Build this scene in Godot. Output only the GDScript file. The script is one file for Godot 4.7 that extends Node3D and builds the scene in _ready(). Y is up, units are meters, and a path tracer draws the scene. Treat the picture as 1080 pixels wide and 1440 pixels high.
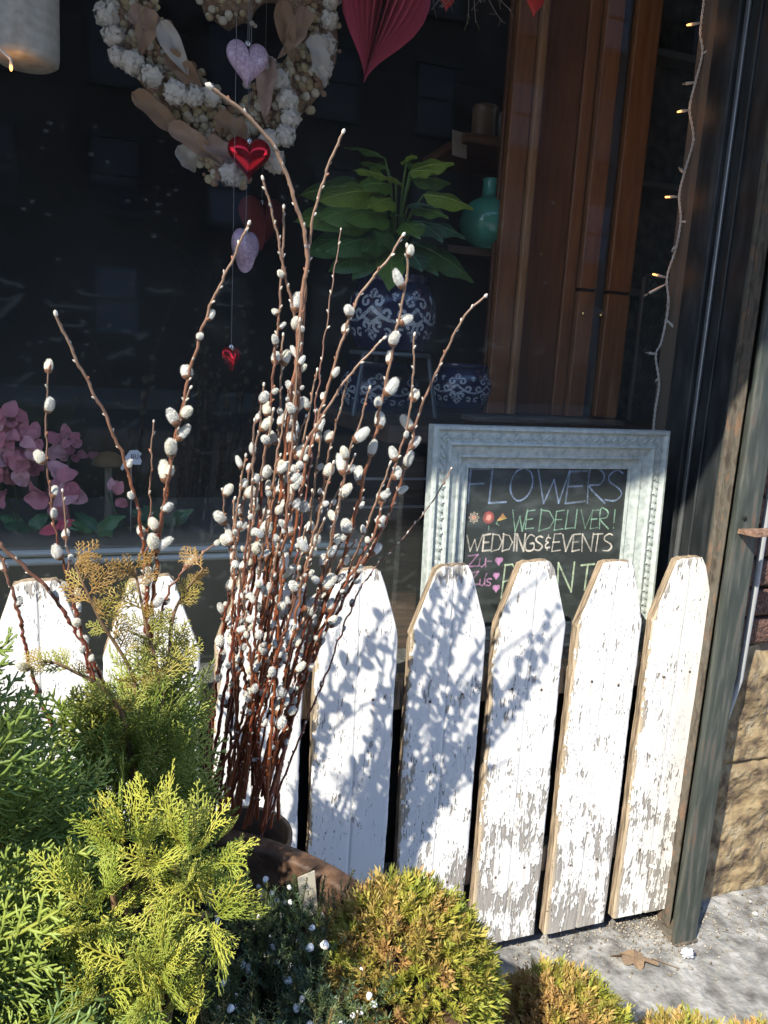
extends Node3D
# A florist's window on a sunny late-winter day: picket fence, chalkboard, pussy willow and a planter of conifers.
# x runs along the shop front, y up, z out into the street; the fence stands on z = 0. Metres.

var rng := RandomNumberGenerator.new()
var catkin_meshes: Array = []
var fur: StandardMaterial3D
var bark: StandardMaterial3D
var stem_seed := 100

# ---------------------------------------------------------------- mesh builder
class MB:
	var v := PackedVector3Array()
	var uv := PackedVector2Array()
	var col := PackedColorArray()
	var ix := PackedInt32Array()
	var tint := Color.WHITE

	func p(a: Vector3, t := Vector2.ZERO) -> int:
		v.append(a); uv.append(t); col.append(tint)
		return v.size() - 1

	func tri(a: int, b: int, c: int) -> void:
		ix.append(a); ix.append(b); ix.append(c)

	func quad(a: Vector3, b: Vector3, c: Vector3, d: Vector3) -> void:   # clockwise seen from its front
		var i := p(a, Vector2(0, 0)); p(b, Vector2(1, 0)); p(c, Vector2(1, 1)); p(d, Vector2(0, 1))
		tri(i, i + 1, i + 2); tri(i, i + 2, i + 3)

	func face(a: Vector3, b: Vector3, c: Vector3) -> void:
		var i := p(a); p(b); p(c)
		tri(i, i + 1, i + 2)

	func out_tri(a: int, b: int, c: int, from: Vector3) -> void:
		var n := (v[c] - v[a]).cross(v[b] - v[a])
		if n.dot((v[a] + v[b] + v[c]) / 3.0 - from) < 0.0: tri(a, c, b)
		else: tri(a, b, c)

	func box(c: Vector3, s: Vector3, bevel := 0.002, t := Basis()) -> void:   # chamfered box
		var h := s / 2.0
		var b := minf(bevel, minf(h.x, minf(h.y, h.z)) * 0.9)
		var id := {}
		for sx in [-1, 1]:
			for sy in [-1, 1]:
				for sz in [-1, 1]:
					var k := Vector3(sx, sy, sz)
					id[[sx, sy, sz, 0]] = p(c + t * (k * (h - Vector3(0, b, b))), Vector2(sz, sy))
					id[[sx, sy, sz, 1]] = p(c + t * (k * (h - Vector3(b, 0, b))), Vector2(sx, sz))
					id[[sx, sy, sz, 2]] = p(c + t * (k * (h - Vector3(b, b, 0))), Vector2(sx, sy))
					out_tri(id[[sx, sy, sz, 0]], id[[sx, sy, sz, 1]], id[[sx, sy, sz, 2]], c)
		var q := func(a, e, f, g):
			out_tri(id[a], id[e], id[f], c); out_tri(id[a], id[f], id[g], c)
		for s1 in [-1, 1]:
			q.call([s1, -1, -1, 0], [s1, 1, -1, 0], [s1, 1, 1, 0], [s1, -1, 1, 0])
			q.call([-1, s1, -1, 1], [1, s1, -1, 1], [1, s1, 1, 1], [-1, s1, 1, 1])
			q.call([-1, -1, s1, 2], [1, -1, s1, 2], [1, 1, s1, 2], [-1, 1, s1, 2])
			for s2 in [-1, 1]:
				q.call([-1, s1, s2, 1], [1, s1, s2, 1], [1, s1, s2, 2], [-1, s1, s2, 2])
				q.call([s1, -1, s2, 0], [s1, 1, s2, 0], [s1, 1, s2, 2], [s1, -1, s2, 2])
				q.call([s1, s2, -1, 0], [s1, s2, 1, 0], [s1, s2, 1, 1], [s1, s2, -1, 1])

	func tube(pts: PackedVector3Array, rad: PackedFloat32Array, sides: int, cols := PackedColorArray(), flat := 1.0, up := Vector3(0.31, 0.17, 0.93)) -> void:
		var n := pts.size()
		var base := v.size()
		var side := up
		for i in n:
			var d := (pts[mini(i + 1, n - 1)] - pts[maxi(i - 1, 0)]).normalized()
			side = (side - d * side.dot(d)).normalized()
			var other := d.cross(side)
			if cols.size() == n: tint = cols[i]
			for k in sides:
				var a := TAU * k / sides
				p(pts[i] + (side * cos(a) * flat + other * sin(a)) * rad[i], Vector2(float(k) / sides, float(i) / n))
		for i in n - 1:
			for k in sides:
				var a := base + i * sides + k
				var b := base + i * sides + (k + 1) % sides
				tri(a, a + sides, b + sides); tri(a, b + sides, b)
		var e0 := p(pts[0] - (pts[1] - pts[0]).normalized() * rad[0] * 0.3)
		var e1 := p(pts[n - 1] + (pts[n - 1] - pts[n - 2]).normalized() * rad[n - 1] * 0.6)
		for k in sides:
			tri(e0, base + k, base + (k + 1) % sides)
			tri(e1, base + (n - 1) * sides + (k + 1) % sides, base + (n - 1) * sides + k)

	func lathe(prof: PackedVector2Array, sides: int, at := Vector3.ZERO, t := Basis()) -> void:   # (radius, height), from bottom to top
		var base := v.size()
		for i in prof.size():
			for k in sides + 1:
				var a := TAU * k / sides
				p(at + t * Vector3(cos(a) * prof[i].x, prof[i].y, sin(a) * prof[i].x), Vector2(float(k) / sides, 1.0 - float(i) / (prof.size() - 1)))
		for i in prof.size() - 1:
			for k in sides:
				var a := base + i * (sides + 1) + k
				tri(a, a + sides + 1, a + sides + 2); tri(a, a + sides + 2, a + 1)

	func ball(at: Vector3, r: Vector3, n := 8, t := Basis()) -> void:
		var prof := PackedVector2Array()
		for i in n / 2 + 1:
			var a := -PI / 2 + PI * i / (n / 2)
			prof.append(Vector2(maxf(cos(a), 0.001), sin(a)))
		lathe(prof, n, at, t * Basis.from_scale(r))

	func grid(f: Callable, nu: int, nv: int, back := false) -> void:
		var base := v.size()
		for j in nv + 1:
			for i in nu + 1:
				var a := Vector2(float(i) / nu, float(j) / nv)
				p(f.call(a.x, a.y), a)
		for j in nv:
			for i in nu:
				var a := base + j * (nu + 1) + i
				if back:
					tri(a, a + nu + 1, a + nu + 2); tri(a, a + nu + 2, a + 1)
				else:
					tri(a, a + nu + 2, a + nu + 1); tri(a, a + 1, a + nu + 2)

	func add_to(m: ArrayMesh, mat: Material) -> ArrayMesh:
		var n := PackedVector3Array()
		n.resize(v.size())
		for i in range(0, ix.size(), 3):
			var a := ix[i]; var b := ix[i + 1]; var c := ix[i + 2]
			var f := (v[c] - v[a]).cross(v[b] - v[a])
			n[a] += f; n[b] += f; n[c] += f
		for i in n.size():
			n[i] = n[i].normalized() if n[i].length_squared() > 1e-24 else Vector3.UP
		var arr := []
		arr.resize(Mesh.ARRAY_MAX)
		arr[Mesh.ARRAY_VERTEX] = v; arr[Mesh.ARRAY_NORMAL] = n; arr[Mesh.ARRAY_TEX_UV] = uv
		arr[Mesh.ARRAY_COLOR] = col; arr[Mesh.ARRAY_INDEX] = ix
		m.add_surface_from_arrays(Mesh.PRIMITIVE_TRIANGLES, arr)
		m.surface_set_material(m.get_surface_count() - 1, mat)
		return m

	func mesh(mat: Material) -> ArrayMesh:
		return add_to(ArrayMesh.new(), mat)

# ---------------------------------------------------------------- nodes
func tag(o: Node, label: String, category: String, group := "", kind := "") -> Node:
	o.set_meta("label", label)
	if category: o.set_meta("category", category)
	if group: o.set_meta("group", group)
	if kind: o.set_meta("kind", kind)
	return o

func thing(called: String, label: String, category: String, at := Vector3.ZERO, group := "") -> Node3D:
	var o := Node3D.new()
	o.name = called
	o.position = at
	add_child(o, true)
	tag(o, label, category, group)
	return o

func put(called: String, m: Mesh, parent: Node = self, at := Transform3D()) -> MeshInstance3D:
	var o := MeshInstance3D.new()
	o.name = called
	o.mesh = m
	o.transform = at
	parent.add_child(o, true)
	return o

func many(called: String, m: Mesh, places: Array, colors: Array, parent: Node) -> MultiMeshInstance3D:
	var mm := MultiMesh.new()
	mm.transform_format = MultiMesh.TRANSFORM_3D
	mm.use_colors = colors.size() > 0
	mm.mesh = m
	mm.instance_count = places.size()
	for i in places.size():
		mm.set_instance_transform(i, places[i])
		if colors.size(): mm.set_instance_color(i, colors[i])
	var o := MultiMeshInstance3D.new()
	o.name = called
	o.multimesh = mm
	o.set_meta("kind", "stuff")
	parent.add_child(o, true)
	return o

# ---------------------------------------------------------------- materials; colours are linear base colours
func mat(c: Color, rough := 0.7, metal := 0.0) -> StandardMaterial3D:
	var m := StandardMaterial3D.new()
	m.albedo_color = c.linear_to_srgb()
	m.roughness = rough
	m.metallic = metal
	return m

func vmat(rough := 0.6, through := 0.0) -> StandardMaterial3D:
	var m := StandardMaterial3D.new()
	m.vertex_color_use_as_albedo = true
	m.roughness = rough
	if through > 0.0:
		m.backlight_enabled = true
		m.backlight = Color(through, through, through)
	return m

func noisy(freq: float, octaves: int, sd: int, kind := FastNoiseLite.TYPE_SIMPLEX_SMOOTH) -> FastNoiseLite:
	var n := FastNoiseLite.new()
	n.noise_type = kind
	n.frequency = freq
	n.fractal_octaves = octaves
	n.seed = sd
	return n

func ramp(stops: Array, cols: Array) -> Gradient:
	var g := Gradient.new()
	g.offsets = PackedFloat32Array(stops)
	var c := PackedColorArray()
	for k in cols: c.append((k as Color).linear_to_srgb())
	g.colors = c
	return g

func noise_mat(freq: float, sd: int, stops: Array, cols: Array, scale: Vector3, rough := 0.8, bump := 0.0, octaves := 5, world := true) -> StandardMaterial3D:
	var t := NoiseTexture2D.new()
	t.width = 512; t.height = 512; t.seamless = true
	t.noise = noisy(freq, octaves, sd)
	t.color_ramp = ramp(stops, cols)
	var m := StandardMaterial3D.new()
	m.albedo_texture = t
	m.roughness = rough
	m.uv1_triplanar = true
	m.uv1_world_triplanar = world
	m.uv1_scale = scale
	if bump > 0.0:
		var h := NoiseTexture2D.new()
		h.width = 512; h.height = 512; h.seamless = true
		h.noise = noisy(freq * 1.7, 5, sd + 7)
		m.heightmap_enabled = true
		m.heightmap_texture = h
		m.heightmap_scale = bump
	return m

func wood(dark: Color, light: Color, sd: int, rough := 0.6, across := 9.0, along := 0.9) -> StandardMaterial3D:
	return noise_mat(0.02, sd, [0.2, 0.45, 0.55, 0.8], [dark, dark.lerp(light, 0.6), dark.lerp(light, 0.45), light], Vector3(across, along, across), rough, 0.0, 4)

# ---------------------------------------------------------------- small helpers
func rnd(a: float, b: float) -> float:
	return rng.randf_range(a, b)

func spline(pts: PackedVector3Array, step: float) -> PackedVector3Array:
	var c := Curve3D.new()
	c.bake_interval = step
	for i in pts.size():
		var d := (pts[mini(i + 1, pts.size() - 1)] - pts[maxi(i - 1, 0)]) / 6.0
		c.add_point(pts[i], -d, d)
	return c.get_baked_points()

func basis_along(d: Vector3, roll := 0.0) -> Basis:   # y axis along d
	d = d.normalized()
	var x := d.cross(Vector3(0.123, 0.456, 0.877)).normalized()
	return Basis(x, d, x.cross(d)) * Basis(Vector3.UP, roll)

func even(n: int, r: float) -> PackedFloat32Array:
	var a := PackedFloat32Array()
	a.resize(n); a.fill(r)
	return a

func bar(st: MB, a: Vector3, b: Vector3, r: float, sides := 6) -> void:
	st.tube(PackedVector3Array([a, a.lerp(b, 0.5), b]), PackedFloat32Array([r, r, r]), sides)

func heart2(t: float) -> Vector2:   # unit heart outline, tip down, about -1..1
	return Vector2(16.0 * pow(sin(t), 3.0), 13.0 * cos(t) - 5.0 * cos(2 * t) - 2.0 * cos(3 * t) - cos(4 * t) + 2.5) / 16.0

func heart_mesh(w: float, h: float, d: float, m: Material) -> ArrayMesh:   # puffed heart, w and h half sizes, d half depth
	var st := MB.new()
	for side in [1.0, -1.0]:
		st.grid(func(u, s):
			var o := heart2(u * TAU) * sin(s * PI / 2.0)
			return Vector3(o.x * w, o.y * h, side * d * cos(s * PI / 2.0)), 40, 10, side > 0)
	return st.mesh(m)

# ---------------------------------------------------------------- textures
func paint_texture(sd: int, wear: float, W := 256, H := 1280) -> Array:
	# white house paint flaking off grey softwood: [colour, height]
	var fl := noisy(0.03, 4, sd)
	var a := fl.get_image(W, H / 5); a.resize(W, H, Image.INTERPOLATE_CUBIC)
	var fine := noisy(0.09, 4, sd + 1).get_image(W, H / 3); fine.resize(W, H, Image.INTERPOLATE_CUBIC)
	var grain := noisy(0.16, 3, sd + 2).get_image(W, H / 20); grain.resize(W, H, Image.INTERPOLATE_CUBIC)
	var big := noisy(0.006, 3, sd + 3).get_image(W, H)
	var crack := noisy(0.045, 2, sd + 4, FastNoiseLite.TYPE_SIMPLEX).get_image(W, H / 9); crack.resize(W, H, Image.INTERPOLATE_CUBIC)
	var da := a.get_data(); var df := fine.get_data(); var dg := grain.get_data(); var db := big.get_data(); var dc := crack.get_data()
	var color := PackedByteArray(); color.resize(W * H * 3)
	var height := PackedByteArray(); height.resize(W * H)
	for y in H:
		var v := float(y) / H
		var low := wear * (0.11 + 0.33 * smoothstep(0.32 + 0.05 * (sd % 7), 1.0, v))
		if v < 0.05: low += 0.3 * (1.0 - v / 0.05)
		for x in W:
			var i := y * W + x
			var u := float(x) / W
			var edge := 0.75 * maxf(0.0, 1.0 - u / 0.09) + 0.3 * maxf(0.0, (u - 0.95) / 0.05)
			var n := da[i] * 0.0021 + df[i] * 0.0018 + (db[i] - 128) * 0.0022
			var bare := n + edge * 0.55 - (0.92 - low)
			var g := dg[i] / 255.0
			var line := absf(dc[i] - 128.0)
			var split := line < 2.6 and df[i] > 138 - int(50 * v) and db[i] > 96
			var r: float; var gg: float; var b: float; var h: float
			if bare > 0.0:
				var tan_ := clampf(edge * 1.4 + 0.12, 0.0, 1.0)
				var k := 0.62 + 0.6 * g
				r = lerpf(0.36, 0.47, tan_) * k; gg = lerpf(0.345, 0.38, tan_) * k; b = lerpf(0.325, 0.265, tan_) * k
				h = 60.0 + 40.0 * g
			else:
				var k2 := 0.80 - 0.05 * (df[i] / 255.0) - 0.04 * g
				r = k2; gg = k2 * 0.99; b = k2 * 0.965
				if bare > -0.025: r *= 0.9; gg *= 0.87; b *= 0.82
				h = 215.0 + 18.0 * g
			if split:
				r *= 0.3; gg *= 0.28; b *= 0.26; h = 30.0
			var rust := 0.0
			for un in [0.3, 0.727]:
				for vn in [0.802, 0.309]:
					if v > vn and v < vn + 0.07 and absf(u - un) < 0.03: rust = maxf(rust, (1.0 - (v - vn) / 0.07) * (1.0 - absf(u - un) / 0.03) * (0.35 + 0.6 * g))
			r = lerpf(r, 0.30, rust * 0.6); gg = lerpf(gg, 0.17, rust * 0.6); b = lerpf(b, 0.09, rust * 0.6)
			color[i * 3] = int(255.0 * pow(r, 0.4545)); color[i * 3 + 1] = int(255.0 * pow(gg, 0.4545)); color[i * 3 + 2] = int(255.0 * pow(b, 0.4545))
			height[i] = int(h)
	return [Image.create_from_data(W, H, false, Image.FORMAT_RGB8, color), Image.create_from_data(W, H, false, Image.FORMAT_L8, height)]

func stroke(im: Image, pts: Array, c: Color, r: float, strength: float, grit: FastNoiseLite) -> void:   # one chalk line, in pixels
	for k in pts.size() - 1:
		var a: Vector2 = pts[k]
		var b: Vector2 = pts[k + 1]
		var lo := a.min(b) - Vector2(r + 2, r + 2)
		var hi := a.max(b) + Vector2(r + 2, r + 2)
		for y in range(maxi(0, int(lo.y)), mini(im.get_height(), int(hi.y) + 1)):
			for x in range(maxi(0, int(lo.x)), mini(im.get_width(), int(hi.x) + 1)):
				var q := Vector2(x, y)
				var d := q.distance_to(Geometry2D.get_closest_point_to_segment(q, a, b))
				if d < r + 1.0:
					var g := grit.get_noise_2d(x, y)
					var s := clampf(r + 0.6 - d, 0.0, 1.0) * strength * clampf(0.72 + g * 1.2 + 0.45 * grit.get_noise_2d(x * 0.06 + 300.0, y * 0.06), 0.12, 1.0)
					var was := im.get_pixel(x, y)
					if s > was.a * 0.0:
						im.set_pixel(x, y, was.lerp(c, s) if was.get_luminance() < c.get_luminance() else was)

func _ready() -> void:
	rng.seed = 4711
	var cam := Camera3D.new()
	cam.name = "camera"
	cam.fov = 67.0
	cam.near = 0.05
	cam.far = 400.0
	cam.position = Vector3(0, 1.208, 1.224)
	cam.basis = Basis(Vector3.UP, deg_to_rad(-19.271)) * Basis(Vector3.RIGHT, deg_to_rad(-11.193)) * Basis(Vector3.BACK, deg_to_rad(3.21))
	add_child(cam)
	var env := Environment.new()
	env.background_mode = Environment.BG_SKY
	env.tonemap_mode = Environment.TONE_MAPPER_LINEAR
	env.tonemap_exposure = 1.8
	env.sdfgi_enabled = true
	env.ssao_enabled = true
	env.ssil_enabled = true
	var sky := ProceduralSkyMaterial.new()
	sky.sky_top_color = Color(0.36, 0.45, 0.60)
	sky.sky_horizon_color = Color(0.70, 0.75, 0.80)
	sky.ground_bottom_color = Color(0.2, 0.2, 0.2)
	sky.ground_horizon_color = Color(0.45, 0.47, 0.5)
	sky.sky_energy_multiplier = 1.7
	env.sky = Sky.new()
	env.sky.sky_material = sky
	var we := WorldEnvironment.new()
	we.name = "world_environment"
	we.environment = env
	add_child(we)
	var sun := DirectionalLight3D.new()
	sun.name = "sun"
	sun.light_energy = 1.6
	sun.light_color = Color(1.0, 0.97, 0.91)
	sun.light_angular_distance = 0.5
	sun.shadow_enabled = true
	add_child(sun)
	sun.look_at_from_position(Vector3(-5.78, 6.76, 4.54), Vector3.ZERO)

	build_street()
	build_shop()
	build_pier_and_post()
	build_fence()
	build_sign()
	build_window_display()
	build_cabinet()
	build_string_lights()
	build_planter()
	build_willow()
	build_litter()

# ---------------------------------------------------------------- street
func build_street() -> void:
	var concrete := noise_mat(0.012, 5, [0.1, 0.3, 0.42, 0.5, 0.62, 0.8], [Color(0.09, 0.085, 0.078), Color(0.16, 0.155, 0.145), Color(0.19, 0.187, 0.175), Color(0.25, 0.245, 0.23), Color(0.23, 0.225, 0.21), Color(0.34, 0.335, 0.32)], Vector3(2.1, 2.1, 2.1), 0.9, 0.6, 7)
	var st := MB.new()
	var lump := noisy(1.7, 4, 12)
	st.grid(func(u, w):
		var x = -6.0 + 12.0 * u
		var z = -0.6 + 5.1 * w
		return Vector3(x, 0.006 * lump.get_noise_2d(x * 3.0, z * 3.0), z), 160, 70)
	put("pavement", st.mesh(concrete)).set_meta("kind", "structure")
	st = MB.new()
	st.box(Vector3(0, -0.06, 4.6), Vector3(60, 0.14, 0.18), 0.015)
	st.box(Vector3(0, -0.06, 15.6), Vector3(60, 0.14, 0.18), 0.015)
	put("kerb", st.mesh(mat(Color(0.3, 0.29, 0.27), 0.85))).set_meta("kind", "structure")
	st = MB.new()
	st.quad(Vector3(-200, -0.13, 200), Vector3(-200, -0.13, -200), Vector3(200, -0.13, -200), Vector3(200, -0.13, 200))
	put("road", st.mesh(noise_mat(0.02, 8, [0.0, 1.0], [Color(0.035, 0.035, 0.036), Color(0.07, 0.07, 0.07)], Vector3(0.8, 0.8, 0.8), 0.9))).set_meta("kind", "structure")
	st = MB.new()
	st.box(Vector3(0, -0.07, 18.6), Vector3(60, 0.14, 5.8), 0.01)
	put("far_pavement", st.mesh(mat(Color(0.2, 0.2, 0.19), 0.9))).set_meta("kind", "structure")
	var b := thing("apartment_building", "dark brick apartment building across the street, mirrored faintly in the shop glass", "building", Vector3(0, 0, 21.5))
	st = MB.new()
	st.box(Vector3(0, 7.0, 5.0), Vector3(44, 14.0, 10.0), 0.03)
	put("wall", st.mesh(noise_mat(0.03, 31, [0.2, 0.8], [Color(0.035, 0.022, 0.018), Color(0.075, 0.045, 0.036)], Vector3(0.5, 0.5, 0.5), 0.9)), b)
	st = MB.new()
	st.box(Vector3(0, 14.15, -0.1), Vector3(44.4, 0.5, 0.5), 0.05)
	put("cornice", st.mesh(mat(Color(0.1, 0.09, 0.08), 0.8)), b)
	var glass := mat(Color(0.03, 0.035, 0.045), 0.05)
	var blind := mat(Color(0.15, 0.18, 0.24), 0.7)
	var trim := mat(Color(0.06, 0.055, 0.05), 0.8)
	var f := MB.new()
	f.box(Vector3(0, -1.0, -0.06), Vector3(1.5, 0.14, 0.22), 0.01)
	f.box(Vector3(0, 1.0, -0.04), Vector3(1.5, 0.22, 0.14), 0.01)
	f.box(Vector3(0, 0.0, -0.05), Vector3(1.1, 0.06, 0.06), 0.01)
	f.box(Vector3(-0.58, 0, -0.04), Vector3(0.08, 1.8, 0.1), 0.01)
	f.box(Vector3(0.58, 0, -0.04), Vector3(0.08, 1.8, 0.1), 0.01)
	var fm := f.mesh(trim)
	var g := MB.new()
	g.box(Vector3(0, 0, -0.02), Vector3(1.1, 1.8, 0.03), 0.004)
	var gm := g.mesh(glass); var gb := g.mesh(blind)
	for row in 4:
		for c in 13:
			var w := put("window", fm, b, Transform3D(Basis(), Vector3(-18.0 + c * 3.0, 2.4 + row * 3.2, 0)))
			put("pane", gb if rng.randf() < 0.3 else gm, w)

# ---------------------------------------------------------------- shop front
func build_shop() -> void:
	var s := thing("shop_front", "florist's shop front with a large dusty window in a dark metal frame", "shop")
	var dark := mat(Color(0.02, 0.016, 0.014), 0.9)
	var put_box := func(called: String, c: Vector3, size: Vector3, m: Material, parent: Node, bevel := 0.004) -> MeshInstance3D:
		var st := MB.new()
		st.box(c, size, bevel)
		return put(called, st.mesh(m), parent)
	put_box.call("floor", Vector3(0.4, 0.05, -2.1), Vector3(6.19, 0.1, 3.59), mat(Color(0.05, 0.04, 0.032), 0.7), s)
	put_box.call("ceiling", Vector3(0.4, 3.05, -2.1), Vector3(6.19, 0.1, 3.59), dark, s)
	put_box.call("wall", Vector3(0.4, 1.55, -3.95), Vector3(6.2, 3.16, 0.1), dark, s)
	put_box.call("wall", Vector3(-2.75, 1.55, -2.1), Vector3(0.1, 3.16, 3.6), dark, s)
	put_box.call("wall", Vector3(3.55, 1.55, -2.1), Vector3(0.1, 3.16, 3.6), dark, s)
	var brick := noise_mat(0.03, 41, [0.2, 0.8], [Color(0.06, 0.03, 0.025), Color(0.13, 0.07, 0.055)], Vector3(1, 1, 1), 0.9)
	put_box.call("facade", Vector3(0, 6.0, -0.35), Vector3(12, 6.4, 0.5), brick, s)
	put_box.call("facade", Vector3(-4.0, 1.4, -0.35), Vector3(4.2, 2.796, 0.5), brick, s)
	var metal := noise_mat(0.02, 44, [0.25, 0.5, 0.8], [Color(0.014, 0.017, 0.019), Color(0.024, 0.028, 0.03), Color(0.045, 0.05, 0.052)], Vector3(2, 0.6, 2), 0.6, 0.05)
	put_box.call("bulkhead", Vector3(-0.36, 0.29, -0.15), Vector3(3.06, 0.57, 0.13), metal, s)
	var grey := noise_mat(0.03, 45, [0.2, 0.8], [Color(0.05, 0.052, 0.05), Color(0.12, 0.125, 0.12)], Vector3(3, 3, 3), 0.7, 0.1)
	put_box.call("ledge", Vector3(-0.36, 0.587, -0.15), Vector3(3.06, 0.024, 0.2), grey, s, 0.004)
	# the window
	var w := put("window", null, s)
	var st := MB.new()
	st.quad(Vector3(-1.88, 2.8, -0.2), Vector3(1.2, 2.8, -0.2), Vector3(1.2, 0.6, -0.2), Vector3(-1.88, 0.6, -0.2))
	var pane := mat(Color(0.02, 0.03, 0.03, 1.0), 0.0)
	pane.transparency = BaseMaterial3D.TRANSPARENCY_ALPHA
	pane.albedo_color.a = 0.02
	put("pane", st.mesh(pane), w)
	# dust and wiped streaks on the outside of the glass
	var dn := noisy(0.012, 5, 61).get_image(512, 512).get_data()
	var dw := noisy(0.05, 3, 62).get_image(512, 128); dw.resize(512, 512)
	var ds := dw.get_data()
	var im := Image.create_empty(512, 512, false, Image.FORMAT_RGBA8)
	for y in 512:
		for x in 512:
			var i := y * 512 + x
			var a := 0.002 + 0.00003 * dn[i] + 0.00002 * ds[i] + (0.02 + 0.0001 * dn[i]) * smoothstep(0.45, 0.95, y / 512.0)
			im.set_pixel(x, y, Color(0.8, 0.84, 0.82, a))
	for k in 260:
		var q := Vector2(rnd(0, 512), rnd(340, 512))
		var d := Vector2.from_angle(rnd(-1.0, 0.6)) * rnd(2, 9)
		for t in 40:
			var r := q + d * (t / 40.0) + Vector2(0, sin(t * 0.1) * 0.6)
			if r.x > 0 and r.x < 511 and r.y > 0 and r.y < 511: im.set_pixelv(r, Color(0.8, 0.84, 0.82, 0.07))
	for k in 900:
		im.set_pixel(rng.randi_range(0, 511), rng.randi_range(290, 511), Color(0.85, 0.86, 0.84, rnd(0.03, 0.12)))
	var film := StandardMaterial3D.new()
	film.albedo_texture = ImageTexture.create_from_image(im)
	film.transparency = BaseMaterial3D.TRANSPARENCY_ALPHA
	film.roughness = 1.0
	film.metallic_specular = 0.0
	st = MB.new()
	st.quad(Vector3(-1.88, 2.8, -0.197), Vector3(1.2, 2.8, -0.197), Vector3(1.2, 0.6, -0.197), Vector3(-1.88, 0.6, -0.197))
	put("dust_film", st.mesh(film), w)
	put_box.call("frame_post", Vector3(1.193, 1.7, -0.215), Vector3(0.022, 2.2, 0.07), metal, w, 0.004)
	put_box.call("frame_bead", Vector3(1.196, 1.7, -0.172), Vector3(0.008, 2.2, 0.012), mat(Color(0.22, 0.23, 0.235), 0.35, 0.6), w, 0.002)
	put_box.call("frame_post", Vector3(-1.85, 1.7, -0.215), Vector3(0.07, 2.2, 0.07), metal, w, 0.004)
	# the reveal slants from the glass out to the post
	st = MB.new()
	var a0 := Vector3(1.203, 0, -0.178)
	var b0 := Vector3(1.166, 0, -0.022)
	st.quad(b0, b0 + Vector3(0, 2.8, 0), a0 + Vector3(0, 2.8, 0), a0)
	st.quad(a0 + Vector3(0.05, 0, 0), a0 + Vector3(0.05, 2.8, 0), b0 + Vector3(0.05, 2.8, 0), b0 + Vector3(0.05, 0, 0))
	put("jamb", st.mesh(metal), w)
	var mid := a0.lerp(b0, 0.33)
	put_box.call("jamb_rib", mid + Vector3(-0.002, 1.4, 0), Vector3(0.006, 2.8, 0.006), metal, w, 0.002)
	# awning above, out of the picture: it shades the upper window
	st = MB.new()
	var slope := Basis(Vector3.RIGHT, deg_to_rad(20))
	st.box(Vector3(0.2, 3.10, 0.51), Vector3(7.4, 0.02, 1.24), 0.004, slope)
	st.box(Vector3(0.2, 2.793 + 0.105, 1.09), Vector3(7.4, 0.21, 0.012), 0.004)
	put("awning", st.mesh(mat(Color(0.35, 0.36, 0.33), 0.9)), s)

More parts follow.
